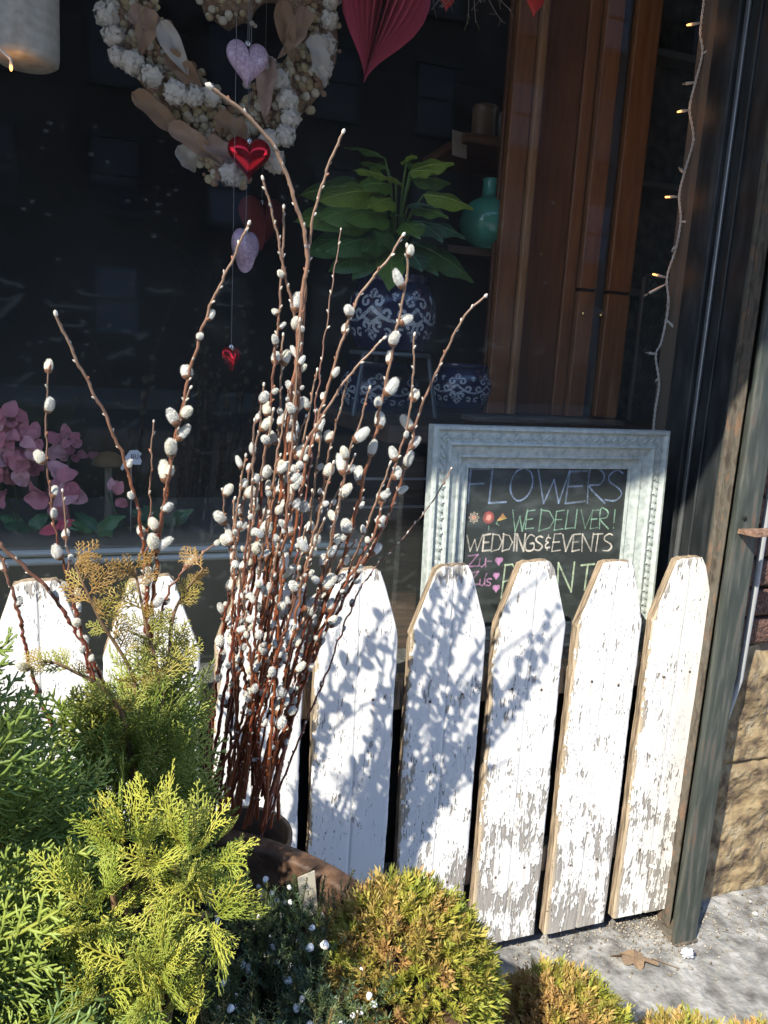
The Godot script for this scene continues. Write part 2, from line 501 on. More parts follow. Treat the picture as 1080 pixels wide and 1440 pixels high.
# ---------------------------------------------------------------- the iron post and the stone pier at the right
func build_pier_and_post() -> void:
	var rusty := noise_mat(0.018, 71, [0.2, 0.45, 0.6, 0.8], [Color(0.05, 0.04, 0.03), Color(0.12, 0.1, 0.075), Color(0.085, 0.08, 0.065), Color(0.17, 0.105, 0.065)], Vector3(3, 1.2, 3), 0.85, 0.3)
	var green := noise_mat(0.016, 73, [0.1, 0.4, 0.6, 0.72, 0.86, 0.95], [Color(0.028, 0.034, 0.028), Color(0.04, 0.048, 0.04), Color(0.055, 0.062, 0.052), Color(0.085, 0.088, 0.076), Color(0.11, 0.08, 0.06), Color(0.17, 0.09, 0.055)], Vector3(5, 0.7, 5), 0.6, 0.15, 6)
	var t := thing("iron_post", "rusty green iron post with a small welded bracket right of the fence", "post", Vector3(1.145, 0, 0.05))
	var add := func(called: String, c: Vector3, size: Vector3, m: Material, bevel := 0.003) -> MeshInstance3D:
		var st := MB.new()
		st.box(c - t.position, size, bevel)
		return put(called, st.mesh(m), t)
	add.call("front_flange", Vector3(1.1495, 1.39, 0.062), Vector3(0.059, 2.78, 0.016), green, 0.004)
	add.call("web", Vector3(1.174, 1.39, 0.0), Vector3(0.012, 2.78, 0.104), green)
	add.call("angle_iron", Vector3(1.156, 1.39, -0.012), Vector3(0.03, 2.78, 0.014), rusty, 0.003)
	add.call("angle_lip", Vector3(1.145, 1.39, 0.0085), Vector3(0.006, 2.78, 0.026), rusty, 0.002)
	add.call("base_plate", Vector3(1.152, 0.004, 0.035), Vector3(0.062, 0.012, 0.075), rusty, 0.004)
	var st := MB.new()
	var q := Vector3(1.138, 0.916, 0.07) - t.position
	var pts := [Vector3(-0.012, 0, 0), Vector3(0.058, 0, 0.0), Vector3(0.046, 0, 0.034), Vector3(0.0, 0, 0.034)]
	for y in [0.0, 0.009]:
		var o: Array = pts.map(func(k): return q + k + Vector3(0, y, 0))
		if y > 0: st.quad(o[3], o[0], o[1], o[2])
		else: st.quad(o[2], o[1], o[0], o[3])
	for k in 4:
		var e: Vector3 = q + pts[k]; var f: Vector3 = q + pts[(k + 1) % 4]
		st.quad(e, e + Vector3(0, 0.009, 0), f + Vector3(0, 0.009, 0), f)
	put("bracket", st.mesh(noise_mat(0.03, 75, [0.2, 0.8], [Color(0.13, 0.07, 0.045), Color(0.3, 0.19, 0.13)], Vector3(4, 4, 4), 0.9, 0.3)), t)
	st = MB.new()
	st.lathe(PackedVector2Array([Vector2(0.001, 0), Vector2(0.0045, 0.0), Vector2(0.0045, 0.003), Vector2(0.001, 0.003)]), 12, Vector3(1.137, 0.946, 0.0695) - t.position, Basis(Vector3.RIGHT, PI / 2))
	put("bolt_hole", st.mesh(mat(Color(0.01, 0.01, 0.01), 0.9)), t)
	var c := thing("conduit_pipe", "thin pale conduit pipe running down beside the iron post", "pipe", Vector3(1.252, 0.58, 0.0))
	st = MB.new()
	st.tube(PackedVector3Array([Vector3(-0.026, -0.1, 0.008), Vector3(-0.004, 0.0, 0.01), Vector3(0, 0.2, 0.01), Vector3(0, 2.2, 0.01)]), even(4, 0.007), 10)
	put("pipe", st.mesh(mat(Color(0.33, 0.34, 0.34), 0.5)), c)
	st = MB.new()
	st.box(Vector3(0, 0.9, 0.004), Vector3(0.034, 0.016, 0.02), 0.003)
	put("clip", st.mesh(mat(Color(0.3, 0.3, 0.3), 0.5, 0.6)), c)
	# pier
	var pier := thing("stone_pier", "weathered pier of dark brick on a yellowish stone base at the right edge", "wall", Vector3(1.6, 0, -0.1))
	var stone := noise_mat(0.014, 81, [0.15, 0.4, 0.6, 0.85], [Color(0.08, 0.055, 0.035), Color(0.2, 0.145, 0.08), Color(0.28, 0.21, 0.115), Color(0.33, 0.27, 0.18)], Vector3(2.2, 2.2, 2.2), 0.92, 0.8, 6)
	var lump := noisy(6.0, 4, 82)
	st = MB.new()
	st.grid(func(u, v):
		var x = 1.206 + 1.1 * u
		var y = -0.02 + 0.64 * v
		return Vector3(x, y, -0.045 + 0.018 * lump.get_noise_2d(x, y) - 0.02 * smoothstep(0.9, 1.0, v) - 0.012 * maxf(1.0 - smoothstep(0.003, 0.008, absf(y - 0.34)), 1.0 - smoothstep(0.003, 0.008, absf(x - (1.47 if y > 0.34 else 1.62))))) - pier.position, 160, 110, true)
	put("stone_base", st.mesh(stone), pier)
	st = MB.new()
	st.box(Vector3(1.756, 1.39, -0.2) - pier.position, Vector3(1.1, 2.82, 0.26), 0.004)
	put("core", st.mesh(mat(Color(0.16, 0.13, 0.1), 0.95)), pier)
	var variants := []
	for k in 4:
		var bm := MB.new()
		bm.box(Vector3.ZERO, Vector3(0.196, 0.058, 0.05), 0.006, Basis(Vector3.BACK, rnd(-0.01, 0.01)))
		variants.append(bm.mesh(noise_mat(0.03, 83 + k, [0.2, 0.5, 0.8], [Color(0.06, 0.035, 0.028), Color(0.11, 0.055, 0.04), Color(0.17, 0.09, 0.065)], Vector3(4, 4, 4), 0.9, 0.4)))
	for row in 32:
		for k in 6:
			var x := 1.206 + 0.098 + k * 0.207 - (0.1035 if row % 2 else 0.0)
			if x < 1.3 or x > 2.25: x = clampf(x, 1.305, 2.24)
			put("brick", variants[rng.randi() % 4], pier, Transform3D(Basis(), Vector3(x, 0.66 + row * 0.068, -0.068 + rnd(-0.004, 0.004)) - pier.position))

# ---------------------------------------------------------------- picket fence
func picket_mesh(sd: int, paint: Material, raw: Material, arch: float) -> ArrayMesh:
	var xs := [-0.075, -0.0738, -0.0715, -0.067, -0.056, -0.045, -0.034, -0.022, -0.01, -0.0015, 0.0, 0.0028, 0.0056, 0.0071, 0.016, 0.026, 0.036, 0.046, 0.058, 0.067, 0.0715, 0.0738, 0.075]
	var chip := noisy(38.0, 3, sd)
	var wob := noisy(3.0, 2, sd + 5)
	var top := func(x: float) -> float:
		var k := clampf((absf(x) - 0.032) / 0.043, 0.0, 1.0)
		return 0.81 - 0.128 * pow(k, arch) + 0.0035 * chip.get_noise_2d(x, 0.0)
	var front := func(x: float, y: float, t: float) -> float:
		var e := 0.075 - absf(x)
		var z := -0.0035 * pow(clampf(1.0 - e / 0.004, 0.0, 1.0), 2.0)
		var g := absf(x - 0.0028) / 0.0032
		if g < 1.0: z -= 0.003 * (1.0 - g * g)
		z -= 0.003 * pow(clampf(1.0 - (t - y) / 0.005, 0.0, 1.0), 2.0)
		return z + 0.0012 * chip.get_noise_2d(x * 0.6, y * 0.2) + 0.002 * wob.get_noise_2d(x, y)
	var ys := []
	for j in 50: ys.append(j / 51.0)
	ys.append_array([0.985, 0.992, 0.996, 0.9985, 1.0])
	var st := MB.new()
	var n := xs.size()
	for j in ys.size():
		for i in n:
			var t: float = top.call(xs[i])
			var y: float = ys[j] * t
			var bx: float = xs[i] + (0.0014 * chip.get_noise_2d(y * 0.8, 3.0) if i < 2 or i > n - 3 else 0.0) + 0.002 * wob.get_noise_2d(y, 9.0)
			st.p(Vector3(bx, y, front.call(xs[i], y, t)), Vector2(xs[i] / 0.15 + 0.5, 1.0 - y / 0.81))
	for j in ys.size() - 1:
		for i in n - 1:
			var a := j * n + i
			st.tri(a, a + n, a + n + 1); st.tri(a, a + n + 1, a + 1)
	var side := MB.new()
	var ring := []
	for j in ys.size(): ring.append(st.v[j * n])
	for i in range(1, n): ring.append(st.v[(ys.size() - 1) * n + i])
	for j in range(ys.size() - 2, -1, -1): ring.append(st.v[j * n + n - 1])
	for k in ring.size():
		var q: Vector3 = ring[k]
		side.p(q); side.p(Vector3(q.x, q.y, -0.021))
	for k in ring.size() - 1:
		var a := k * 2
		side.tri(a, a + 1, a + 3); side.tri(a, a + 3, a + 2)
	side.quad(Vector3(-0.074, 0, -0.021), Vector3(0.074, 0, -0.021), Vector3(0.074, 0.69, -0.021), Vector3(-0.074, 0.69, -0.021))
	side.quad(Vector3(-0.074, 0.69, -0.021), Vector3(0.074, 0.69, -0.021), Vector3(0.034, 0.806, -0.021), Vector3(-0.034, 0.806, -0.021))
	side.quad(Vector3(-0.074, 0.001, -0.004), Vector3(0.074, 0.001, -0.004), Vector3(0.074, 0.001, -0.021), Vector3(-0.074, 0.001, -0.021))
	return side.add_to(st.mesh(paint), raw)

func build_fence() -> void:
	var f := thing("picket_fence", "white picket fence with flaking paint standing below the shop window", "fence", Vector3(0.4, 0.04, 0))
	var raw := noise_mat(0.02, 91, [0.15, 0.5, 0.85], [Color(0.13, 0.1, 0.07), Color(0.3, 0.225, 0.15), Color(0.42, 0.34, 0.24)], Vector3(12, 1.2, 12), 0.9, 0.1)
	var wear := [0.5, 0.6, 0.55, 0.75, 0.85, 1.0, 0.95, 1.05, 1.0]
	var arch := [1.0, 1.0, 1.0, 1.0, 1.35, 1.0, 1.0, 1.05, 1.0]
	var nail := MB.new()
	nail.ball(Vector3.ZERO, Vector3(0.003, 0.003, 0.0012), 8)
	var nail_mesh := nail.mesh(mat(Color(0.12, 0.08, 0.06), 0.7, 0.4))
	for k in 9:
		var im := paint_texture(200 + k * 11, wear[k])
		var m := StandardMaterial3D.new()
		m.albedo_texture = ImageTexture.create_from_image(im[0])
		m.heightmap_enabled = true
		m.heightmap_texture = ImageTexture.create_from_image(im[1])
		m.heightmap_scale = 0.2
		m.roughness = 0.62
		m.texture_repeat = false
		var x := 1.083 - (8 - k) * 0.172
		var o := put("picket", picket_mesh(300 + k, m, raw, arch[k]), f, Transform3D(Basis(Vector3.BACK, rnd(-0.006, 0.006)), Vector3(x, rnd(-0.004, 0.004), rnd(-0.004, 0.004)) - Vector3(0.4, 0, 0)))
		for y in [0.16, 0.56]:
			for dx in [-0.03, 0.034]:
				put("nail", nail_mesh, o, Transform3D(Basis(), Vector3(dx, y + rnd(-0.008, 0.008), 0.0)))
	for y in [0.16, 0.56]:
		var st := MB.new()
		st.box(Vector3(0, y, -0.0405), Vector3(1.55, 0.06, 0.035), 0.003)
		put("rail", st.mesh(raw), f)

# ---------------------------------------------------------------- chalkboard
var glyphs := {
	"F": [[1, 0, 0.08, 0.02, 0, 1], [0.04, 0.45, 0.75, 0.43]], "L": [[0.1, 0, 0, 1, 1, 0.96]],
	"O": [[0.5, 0, 0.2, 0.12, 0.02, 0.45, 0.08, 0.8, 0.4, 1, 0.8, 0.86, 1, 0.5, 0.9, 0.14, 0.55, 0, 0.42, 0.03]],
	"W": [[0, 0, 0.25, 1, 0.52, 0.3, 0.72, 1, 1, 0]], "E": [[0.95, 0, 0.1, 0.04, 0, 1, 0.95, 0.95], [0.05, 0.5, 0.75, 0.47]],
	"R": [[0.05, 1, 0.02, 0, 0.6, 0.02, 0.85, 0.2, 0.65, 0.45, 0.06, 0.52, 1, 1]],
	"S": [[0.95, 0.08, 0.55, 0, 0.12, 0.14, 0.15, 0.36, 0.75, 0.58, 0.95, 0.78, 0.6, 0.98, 0, 0.95]],
	"D": [[0.05, 0, 0, 1], [0, 0.02, 0.6, 0.1, 1, 0.5, 0.7, 0.88, 0, 1]], "I": [[0.6, 0, 0.4, 1]], "V": [[0, 0, 0.45, 1, 1, 0]],
	"!": [[0.6, 0, 0.5, 0.7], [0.45, 0.94, 0.5, 1]], "N": [[0.05, 1, 0, 0, 0.95, 1, 1, 0]],
	"G": [[0.95, 0.1, 0.5, 0, 0.08, 0.4, 0.15, 0.9, 0.6, 1, 0.95, 0.85, 0.95, 0.55, 0.55, 0.55]], "T": [[0, 0.04, 1, 0], [0.52, 0.02, 0.42, 1]],
	"P": [[0.12, 0, 0, 1], [0.1, 0.03, 0.7, 0, 1, 0.2, 0.75, 0.45, 0.08, 0.52]], "A": [[0, 1, 0.5, 0, 1, 1], [0.2, 0.62, 0.8, 0.62]],
	"Z": [[0.05, 0.1, 0.95, 0, 0.05, 0.95, 1, 0.9]], "u": [[0.05, 0, 0.02, 0.8, 0.4, 1, 0.85, 0.7, 0.92, 0, 0.95, 1]],
	"-": [[0, 0.5, 1, 0.45]], "'": [[0.6, 0, 0.3, 1]], "&": [[0.9, 0.2, 0.4, 0.18, 0.1, 0.4, 0.6, 0.5, 0.05, 0.62, 0.2, 0.85, 0.9, 0.8], [0.5, 0, 0.5, 0.1], [0.45, 0.92, 0.45, 1]],
}

func build_sign() -> void:
	var paint := noise_mat(0.02, 101, [0.1, 0.45, 0.7, 0.9], [Color(0.27, 0.305, 0.285), Color(0.40, 0.445, 0.42), Color(0.46, 0.505, 0.475), Color(0.54, 0.57, 0.53)], Vector3(5, 5, 5), 0.55, 0.06)
	var t := thing("chalkboard_sign", "chalkboard in a carved sage grey frame lettered FLOWERS WE DELIVER, behind the pickets", "chalkboard", Vector3(0.828, 0.6, -0.128))
	t.rotation = Vector3(deg_to_rad(-2.2), 0, 0)
	var W := 0.536; var H := 0.492
	# moulding: distance in from the outer edge, height above the wall side
	var prof := [Vector2(0, 0), Vector2(0, 0.026), Vector2(0.003, 0.030), Vector2(0.008, 0.031), Vector2(0.011, 0.026), Vector2(0.014, 0.024), Vector2(0.030, 0.023), Vector2(0.033, 0.027), Vector2(0.037, 0.028), Vector2(0.041, 0.022), Vector2(0.056, 0.018), Vector2(0.058, 0.020), Vector2(0.061, 0.020), Vector2(0.063, 0.013), Vector2(0.076, 0.010), Vector2(0.079, 0.012), Vector2(0.083, 0.011), Vector2(0.084, 0.0)]
	var corners := [Vector2(-W / 2, H), Vector2(W / 2, H), Vector2(W / 2, 0), Vector2(-W / 2, 0)]
	for k in 4:
		var a: Vector2 = corners[k]; var b: Vector2 = corners[(k + 1) % 4]
		var along := (b - a).normalized()
		var inward := Vector2(along.y, -along.x)
		var st := MB.new()
		for i in prof.size() - 1:
			var p0: Vector2 = prof[i]; var p1: Vector2 = prof[i + 1]
			var q := [a + inward * p0.x + along * p0.x, b + inward * p0.x - along * p0.x, b + inward * p1.x - along * p1.x, a + inward * p1.x + along * p1.x]
			st.quad(Vector3(q[0].x, q[0].y, p0.y), Vector3(q[1].x, q[1].y, p0.y), Vector3(q[2].x, q[2].y, p1.y), Vector3(q[3].x, q[3].y, p1.y))
		var rail := put("frame_rail", st.mesh(paint), t)
		var carve := MB.new()
		var n := int((b - a).length() / 0.0155)
		for i in range(1, n):
			var c := a + inward * 0.022 + along * (0.012 + ((b - a).length() - 0.024) * i / n)
			var ang := along.angle() + 0.62
			carve.ball(Vector3(c.x, c.y, 0.0235), Vector3(0.0088, 0.0034, 0.0036), 8, Basis(Vector3.BACK, ang + rnd(-0.08, 0.08)))
			if i % 2 == 0: carve.ball(Vector3(c.x, c.y, 0.0235) + Vector3(inward.x, inward.y, 0) * 0.006, Vector3(0.0035, 0.0025, 0.003), 6, Basis(Vector3.BACK, ang))
		put("carving", carve.mesh(paint), rail)
	var back := MB.new()
	back.box(Vector3(0, H / 2, 0.001), Vector3(W - 0.12, H - 0.12, 0.006), 0.001)
	put("backing", back.mesh(mat(Color(0.12, 0.08, 0.05), 0.8)), t)
	# the slate with its chalk, 1900 pixels a metre
	var bw := W - 0.16; var bh := H - 0.16
	var S := 2000.0
	var im := Image.create_empty(int(bw * S), int(bh * S), false, Image.FORMAT_RGB8)
	var smear := noisy(0.006, 4, 111); var grit := noisy(0.35, 2, 112)
	for y in im.get_height():
		for x in im.get_width():
			var k := 0.034 + 0.045 * maxf(0.0, smear.get_noise_2d(x, y * 2.2) + 0.1) + 0.004 * grit.get_noise_2d(x, y)
			im.set_pixel(x, y, Color(k * 0.93, k * 1.12, k * 1.08).linear_to_srgb())
	var write := func(ch: String, box: Array, c: Color, r: float, s: float):
		for line in glyphs[ch]:
			var pts := []
			for i in range(0, line.size(), 2):
				pts.append((Vector2(lerpf(box[0], box[2], line[i]) + bw / 2, bh + 0.08 - lerpf(box[1], box[3], line[i + 1])) + Vector2(rnd(-0.0008, 0.0008), rnd(-0.0008, 0.0008))) * S)
			if pts.size() > 6:   # soften the round letters
				var soft := []
				for i in pts.size() - 1:
					for j in 4:
						var p0: Vector2 = pts[maxi(i - 1, 0)]; var p3: Vector2 = pts[mini(i + 2, pts.size() - 1)]
						soft.append((pts[i] as Vector2).cubic_interpolate(pts[i + 1], p0, p3, j / 4.0))
				soft.append(pts[-1])
				pts = soft
			var parts := maxi(1, pts.size() / 4)
			for e in parts:
				stroke(im, pts.slice(e * pts.size() / parts, mini((e + 1) * pts.size() / parts + 1, pts.size())), c, r * rnd(0.75, 1.25), s * rnd(0.85, 1.05), grit)
	var blue := Color(0.58, 0.66, 0.80); var mint := Color(0.62, 0.80, 0.68); var cream := Color(0.88, 0.84, 0.78); var pink := Color(0.80, 0.58, 0.74); var pale := Color(0.82, 0.90, 0.74)
	write.call("F", [-0.1811, 0.4075, -0.1368, 0.3392], blue, 3.3, 0.80)
	write.call("L", [-0.1340, 0.4078, -0.0964, 0.3389], blue, 3.3, 0.80)
	write.call("O", [-0.0895, 0.4092, -0.0387, 0.3439], blue, 3.3, 0.80)
	write.call("W", [-0.0282, 0.4059, 0.0449, 0.3378], blue, 3.3, 0.80)
	write.call("E", [0.0407, 0.4052, 0.0886, 0.3375], blue, 3.3, 0.80)
	write.call("R", [0.0915, 0.4077, 0.1347, 0.3371], blue, 3.3, 0.80)
	write.call("S", [0.1363, 0.4058, 0.1763, 0.3408], blue, 3.3, 0.80)
	write.call("W", [-0.0795, 0.3252, -0.0467, 0.2813], mint, 2.7, 0.85)
	write.call("E", [-0.0490, 0.3239, -0.0285, 0.2854], mint, 2.7, 0.85)
	write.call("D", [-0.0166, 0.3256, 0.0171, 0.2812], mint, 2.7, 0.85)
	write.call("E", [0.0192, 0.3231, 0.0409, 0.2824], mint, 2.7, 0.85)
	write.call("L", [0.0453, 0.3229, 0.0641, 0.2836], mint, 2.7, 0.85)
	write.call("I", [0.0671, 0.3238, 0.0715, 0.2846], mint, 2.7, 0.85)
	write.call("V", [0.0797, 0.3236, 0.1084, 0.2839], mint, 2.7, 0.85)
	write.call("E", [0.1052, 0.3233, 0.1244, 0.2825], mint, 2.7, 0.85)
	write.call("R", [0.1262, 0.3242, 0.1502, 0.2831], mint, 2.7, 0.85)
	write.call("!", [0.1588, 0.3228, 0.1654, 0.2829], mint, 2.7, 0.85)
	write.call("W", [-0.1780, 0.2756, -0.1434, 0.2427], cream, 3.3, 0.95)
	write.call("E", [-0.1412, 0.2766, -0.1249, 0.2422], cream, 3.3, 0.95)
	write.call("D", [-0.1221, 0.2772, -0.0985, 0.2414], cream, 3.3, 0.95)
	write.call("D", [-0.0973, 0.2767, -0.0747, 0.2407], cream, 3.3, 0.95)
	write.call("I", [-0.0730, 0.2764, -0.0682, 0.2405], cream, 3.3, 0.95)
	write.call("N", [-0.0657, 0.2750, -0.0476, 0.2400], cream, 3.3, 0.95)
	write.call("G", [-0.0462, 0.2729, -0.0256, 0.2394], cream, 3.3, 0.95)
	write.call("S", [-0.0228, 0.2697, -0.0057, 0.2405], cream, 3.3, 0.95)
	write.call("&", [0.0002, 0.2720, 0.0126, 0.2400], cream, 3.3, 0.95)
	write.call("E", [0.0178, 0.2743, 0.0384, 0.2375], cream, 3.3, 0.95)
	write.call("V", [0.0400, 0.2711, 0.0639, 0.2368], cream, 3.3, 0.95)
	write.call("E", [0.0650, 0.2723, 0.0841, 0.2362], cream, 3.3, 0.95)
	write.call("N", [0.0878, 0.2729, 0.1135, 0.2354], cream, 3.3, 0.95)
	write.call("T", [0.1135, 0.2723, 0.1375, 0.2347], cream, 3.3, 0.95)
	write.call("S", [0.1407, 0.2718, 0.1637, 0.2340], cream, 3.3, 0.95)
	write.call("Z", [-0.1723, 0.2352, -0.1503, 0.2102], pink, 2.9, 0.80)
	write.call("u", [-0.1467, 0.2263, -0.1321, 0.2096], pink, 2.9, 0.80)
	write.call("-", [-0.1297, 0.2259, -0.1203, 0.2147], pink, 2.9, 0.80)
	write.call("Z", [-0.1678, 0.2013, -0.1462, 0.1716], pink, 2.9, 0.80)
	write.call("u", [-0.1431, 0.1851, -0.1313, 0.1710], pink, 2.9, 0.80)
	write.call("'", [-0.1317, 0.1958, -0.1282, 0.1891], pink, 2.9, 0.80)
	write.call("S", [-0.1284, 0.1845, -0.1177, 0.1704], pink, 2.9, 0.80)
	write.call("P", [-0.0925, 0.2133, -0.0625, 0.1424], pale, 3.9, 0.95)
	write.call("L", [-0.0505, 0.2137, -0.0291, 0.1464], pale, 3.9, 0.95)
	write.call("A", [-0.0169, 0.2133, 0.0266, 0.1484], pale, 3.9, 0.95)
	write.call("N", [0.0359, 0.2128, 0.0740, 0.1485], pale, 3.9, 0.95)
	write.call("T", [0.0906, 0.2070, 0.1230, 0.1509], pale, 3.9, 0.95)
	write.call("S", [0.1263, 0.2058, 0.1592, 0.1523], pale, 3.9, 0.95)
	var hearts := [[-0.1032, 0.2197, 0.0079], [-0.1069, 0.1894, 0.0064], [-0.1051, 0.1632, 0.0074]]
	for h in hearts:
		for fill in [1.0, 0.7, 0.4, 0.15]:
			var pts := []
			for i in 25:
				var q = heart2(TAU * i / 24) * fill
				pts.append((Vector2(h[0] + bw / 2, bh + 0.08 - h[1]) + Vector2(q.x, -q.y) * h[2]) * S)
			stroke(im, pts, pink, 3.0, 0.75, grit)
	# three little drawn flowers
	var icon := func(c: Vector2, pts: Array, col: Color, r: float):
		stroke(im, pts.map(func(k): return (Vector2(c.x + bw / 2, bh + 0.08 - c.y) + k) * S), col, r, 0.8, grit)
	var orange := Color(0.85, 0.5, 0.36); var rose := Color(0.78, 0.38, 0.36); var yellow := Color(0.86, 0.76, 0.42)
	for k in 8:
		var d := Vector2.from_angle(TAU * k / 8)
		icon.call(Vector2(-0.1648, 0.3106), [d * 0.003, d * 0.0085 + d.orthogonal() * 0.002, d * 0.011, d * 0.0085 - d.orthogonal() * 0.002, d * 0.003], Color(0.88, 0.78, 0.68), 1.6)
	icon.call(Vector2(-0.1648, 0.3106), [Vector2(-0.002, 0), Vector2(0.002, 0), Vector2(0, 0.002), Vector2(0, -0.002)], orange, 4.0)
	for r in [0.011, 0.008, 0.005, 0.002]:
		var ring := []
		for i in 17: ring.append(Vector2.from_angle(TAU * i / 16) * r)
		icon.call(Vector2(-0.1328, 0.3101), ring, rose if r > 0.006 else Color(0.9, 0.62, 0.55), 3.0)
	icon.call(Vector2(-0.1310, 0.2898), [Vector2(0, -0.003), Vector2(0, 0.006)], mint, 1.6)
	for k in 6: icon.call(Vector2(-0.1046, 0.3112), [Vector2(-0.008 + k * 0.001, 0.007), Vector2(0.003 + k * 0.0016, -0.006 + k * 0.0018)], yellow if k % 2 else orange, 2.2)
	icon.call(Vector2(-0.1046, 0.3112), [Vector2(-0.008, 0.008), Vector2(-0.01, 0.014), Vector2(-0.004, 0.017)], mint, 1.6)
	var slate := StandardMaterial3D.new()
	slate.albedo_texture = ImageTexture.create_from_image(im)
	slate.roughness = 0.5
	slate.texture_repeat = false
	var st := MB.new()
	st.quad(Vector3(-bw / 2, H - 0.08, 0.0065), Vector3(bw / 2, H - 0.08, 0.0065), Vector3(bw / 2, 0.08, 0.0065), Vector3(-bw / 2, 0.08, 0.0065))
	put("slate", st.mesh(slate), t)
# ---------------------------------------------------------------- behind the glass
func leaf_mesh(length: float, width: float, droop: float, fold: float, m: Material, tipped := 1.0, wave := 0.0, rib: Material = null) -> ArrayMesh:
	var st := MB.new()
	st.grid(func(u, s):
		var k = pow(sin(PI * pow(s, 0.72)), tipped) * (1.0 - 0.15 * s)
		var x = (u - 0.5) * 2.0 * width * k
		return Vector3(x, length * (s - 0.12 * droop * s * s), -length * droop * 0.5 * s * s + fold * absf(x) + wave * sin(s * 14.0 + u * 3.0) * absf(u - 0.5)), 6, 14)
	var done := st.mesh(m)
	if rib:
		var line := PackedVector3Array(); var thick := PackedFloat32Array()
		for i in 15:
			var s := i / 14.0
			line.append(Vector3(0, length * (s - 0.12 * droop * s * s), -length * droop * 0.5 * s * s + 0.0002))
			thick.append(lerpf(0.0014, 0.0004, s))
		var ribs := MB.new()
		ribs.tube(line, thick, 5)
		for i in range(2, 12):
			for side in [-1.0, 1.0]:
				var s := i / 14.0
				var s2 := minf(1.0, s + 0.14)
				var k := pow(sin(PI * pow(s2, 0.72)), tipped) * (1.0 - 0.15 * s2) * 0.8
				var e := Vector3(side * width * k, length * (s2 - 0.12 * droop * s2 * s2), -length * droop * 0.5 * s2 * s2 + fold * width * k + 0.0003)
				bar(ribs, line[i], e, 0.0004, 4)
		ribs.add_to(done, rib)
	return done

func aim(from: Vector3, to: Vector3, face: Vector3) -> Transform3D:   # y towards "to", z near "face"
	var y := (to - from).normalized()
	var x := y.cross(face).normalized()
	return Transform3D(Basis(x, y, x.cross(y)), from)

func hang(called: String, label: String, at: Vector3, m: ArrayMesh, turn: float, cord_from: float, cap: Material) -> Node3D:
	var t := thing(called, label, "ornament", at)
	put("heart", m, t, Transform3D(Basis(Vector3.UP, turn), Vector3.ZERO))
	var st := MB.new()
	st.lathe(PackedVector2Array([Vector2(0.001, 0.0), Vector2(0.006, 0.0), Vector2(0.006, 0.008), Vector2(0.002, 0.012), Vector2(0.001, 0.014)]), 10, Vector3(0, cord_from, 0))
	put("cap", st.mesh(cap), t)
	st = MB.new()
	bar(st, Vector3(0, cord_from, 0), Vector3(0, 2.95 - at.y, 0), 0.0006, 4)
	put("cord", st.mesh(mat(Color(0.2, 0.2, 0.2), 0.5)), t)
	return t

func pattern_texture(navy: Color, white: Color) -> ImageTexture:
	var im := Image.create_empty(1024, 256, false, Image.FORMAT_RGB8)
	im.fill(navy.linear_to_srgb())
	var grit := noisy(0.08, 2, 131)
	var w := white.linear_to_srgb()
	for k in 6:
		var cx := 85.0 + k * 170.6
		for s in [-1.0, 1.0]:
			var draw := func(pts: Array, r: float):
				stroke(im, pts.map(func(q): return Vector2(cx + s * q.x, q.y)), w, r, 1.0, grit)
			var curl := func(c: Vector2, r0: float, a0: float, turns: float, r: float):
				var pts := []
				for i in 15: pts.append(c + Vector2.from_angle(a0 + turns * TAU * i / 14.0) * r0 * (1.0 - 0.75 * i / 14.0))
				draw.call(pts, r)
			curl.call(Vector2(24, 78), 22, -1.9, 0.9, 6.0)
			curl.call(Vector2(54, 120), 24, 2.6, -0.9, 6.0)
			curl.call(Vector2(26, 168), 22, 1.6, 0.9, 6.0)
			curl.call(Vector2(62, 196), 18, 4.2, 0.8, 5.0)
			draw.call([Vector2(0, 100), Vector2(18, 118), Vector2(38, 132), Vector2(20, 146), Vector2(0, 158)], 7.0)
			draw.call([Vector2(4, 60), Vector2(12, 44), Vector2(3, 34)], 6.0)
			draw.call([Vector2(85, 70), Vector2(78, 52), Vector2(83, 46), Vector2(85, 50)], 6.0)
			draw.call([Vector2(38, 132), Vector2(60, 146), Vector2(85, 150)], 6.0)
			draw.call([Vector2(0, 190), Vector2(14, 204), Vector2(0, 218)], 6.0)
	return ImageTexture.create_from_image(im)

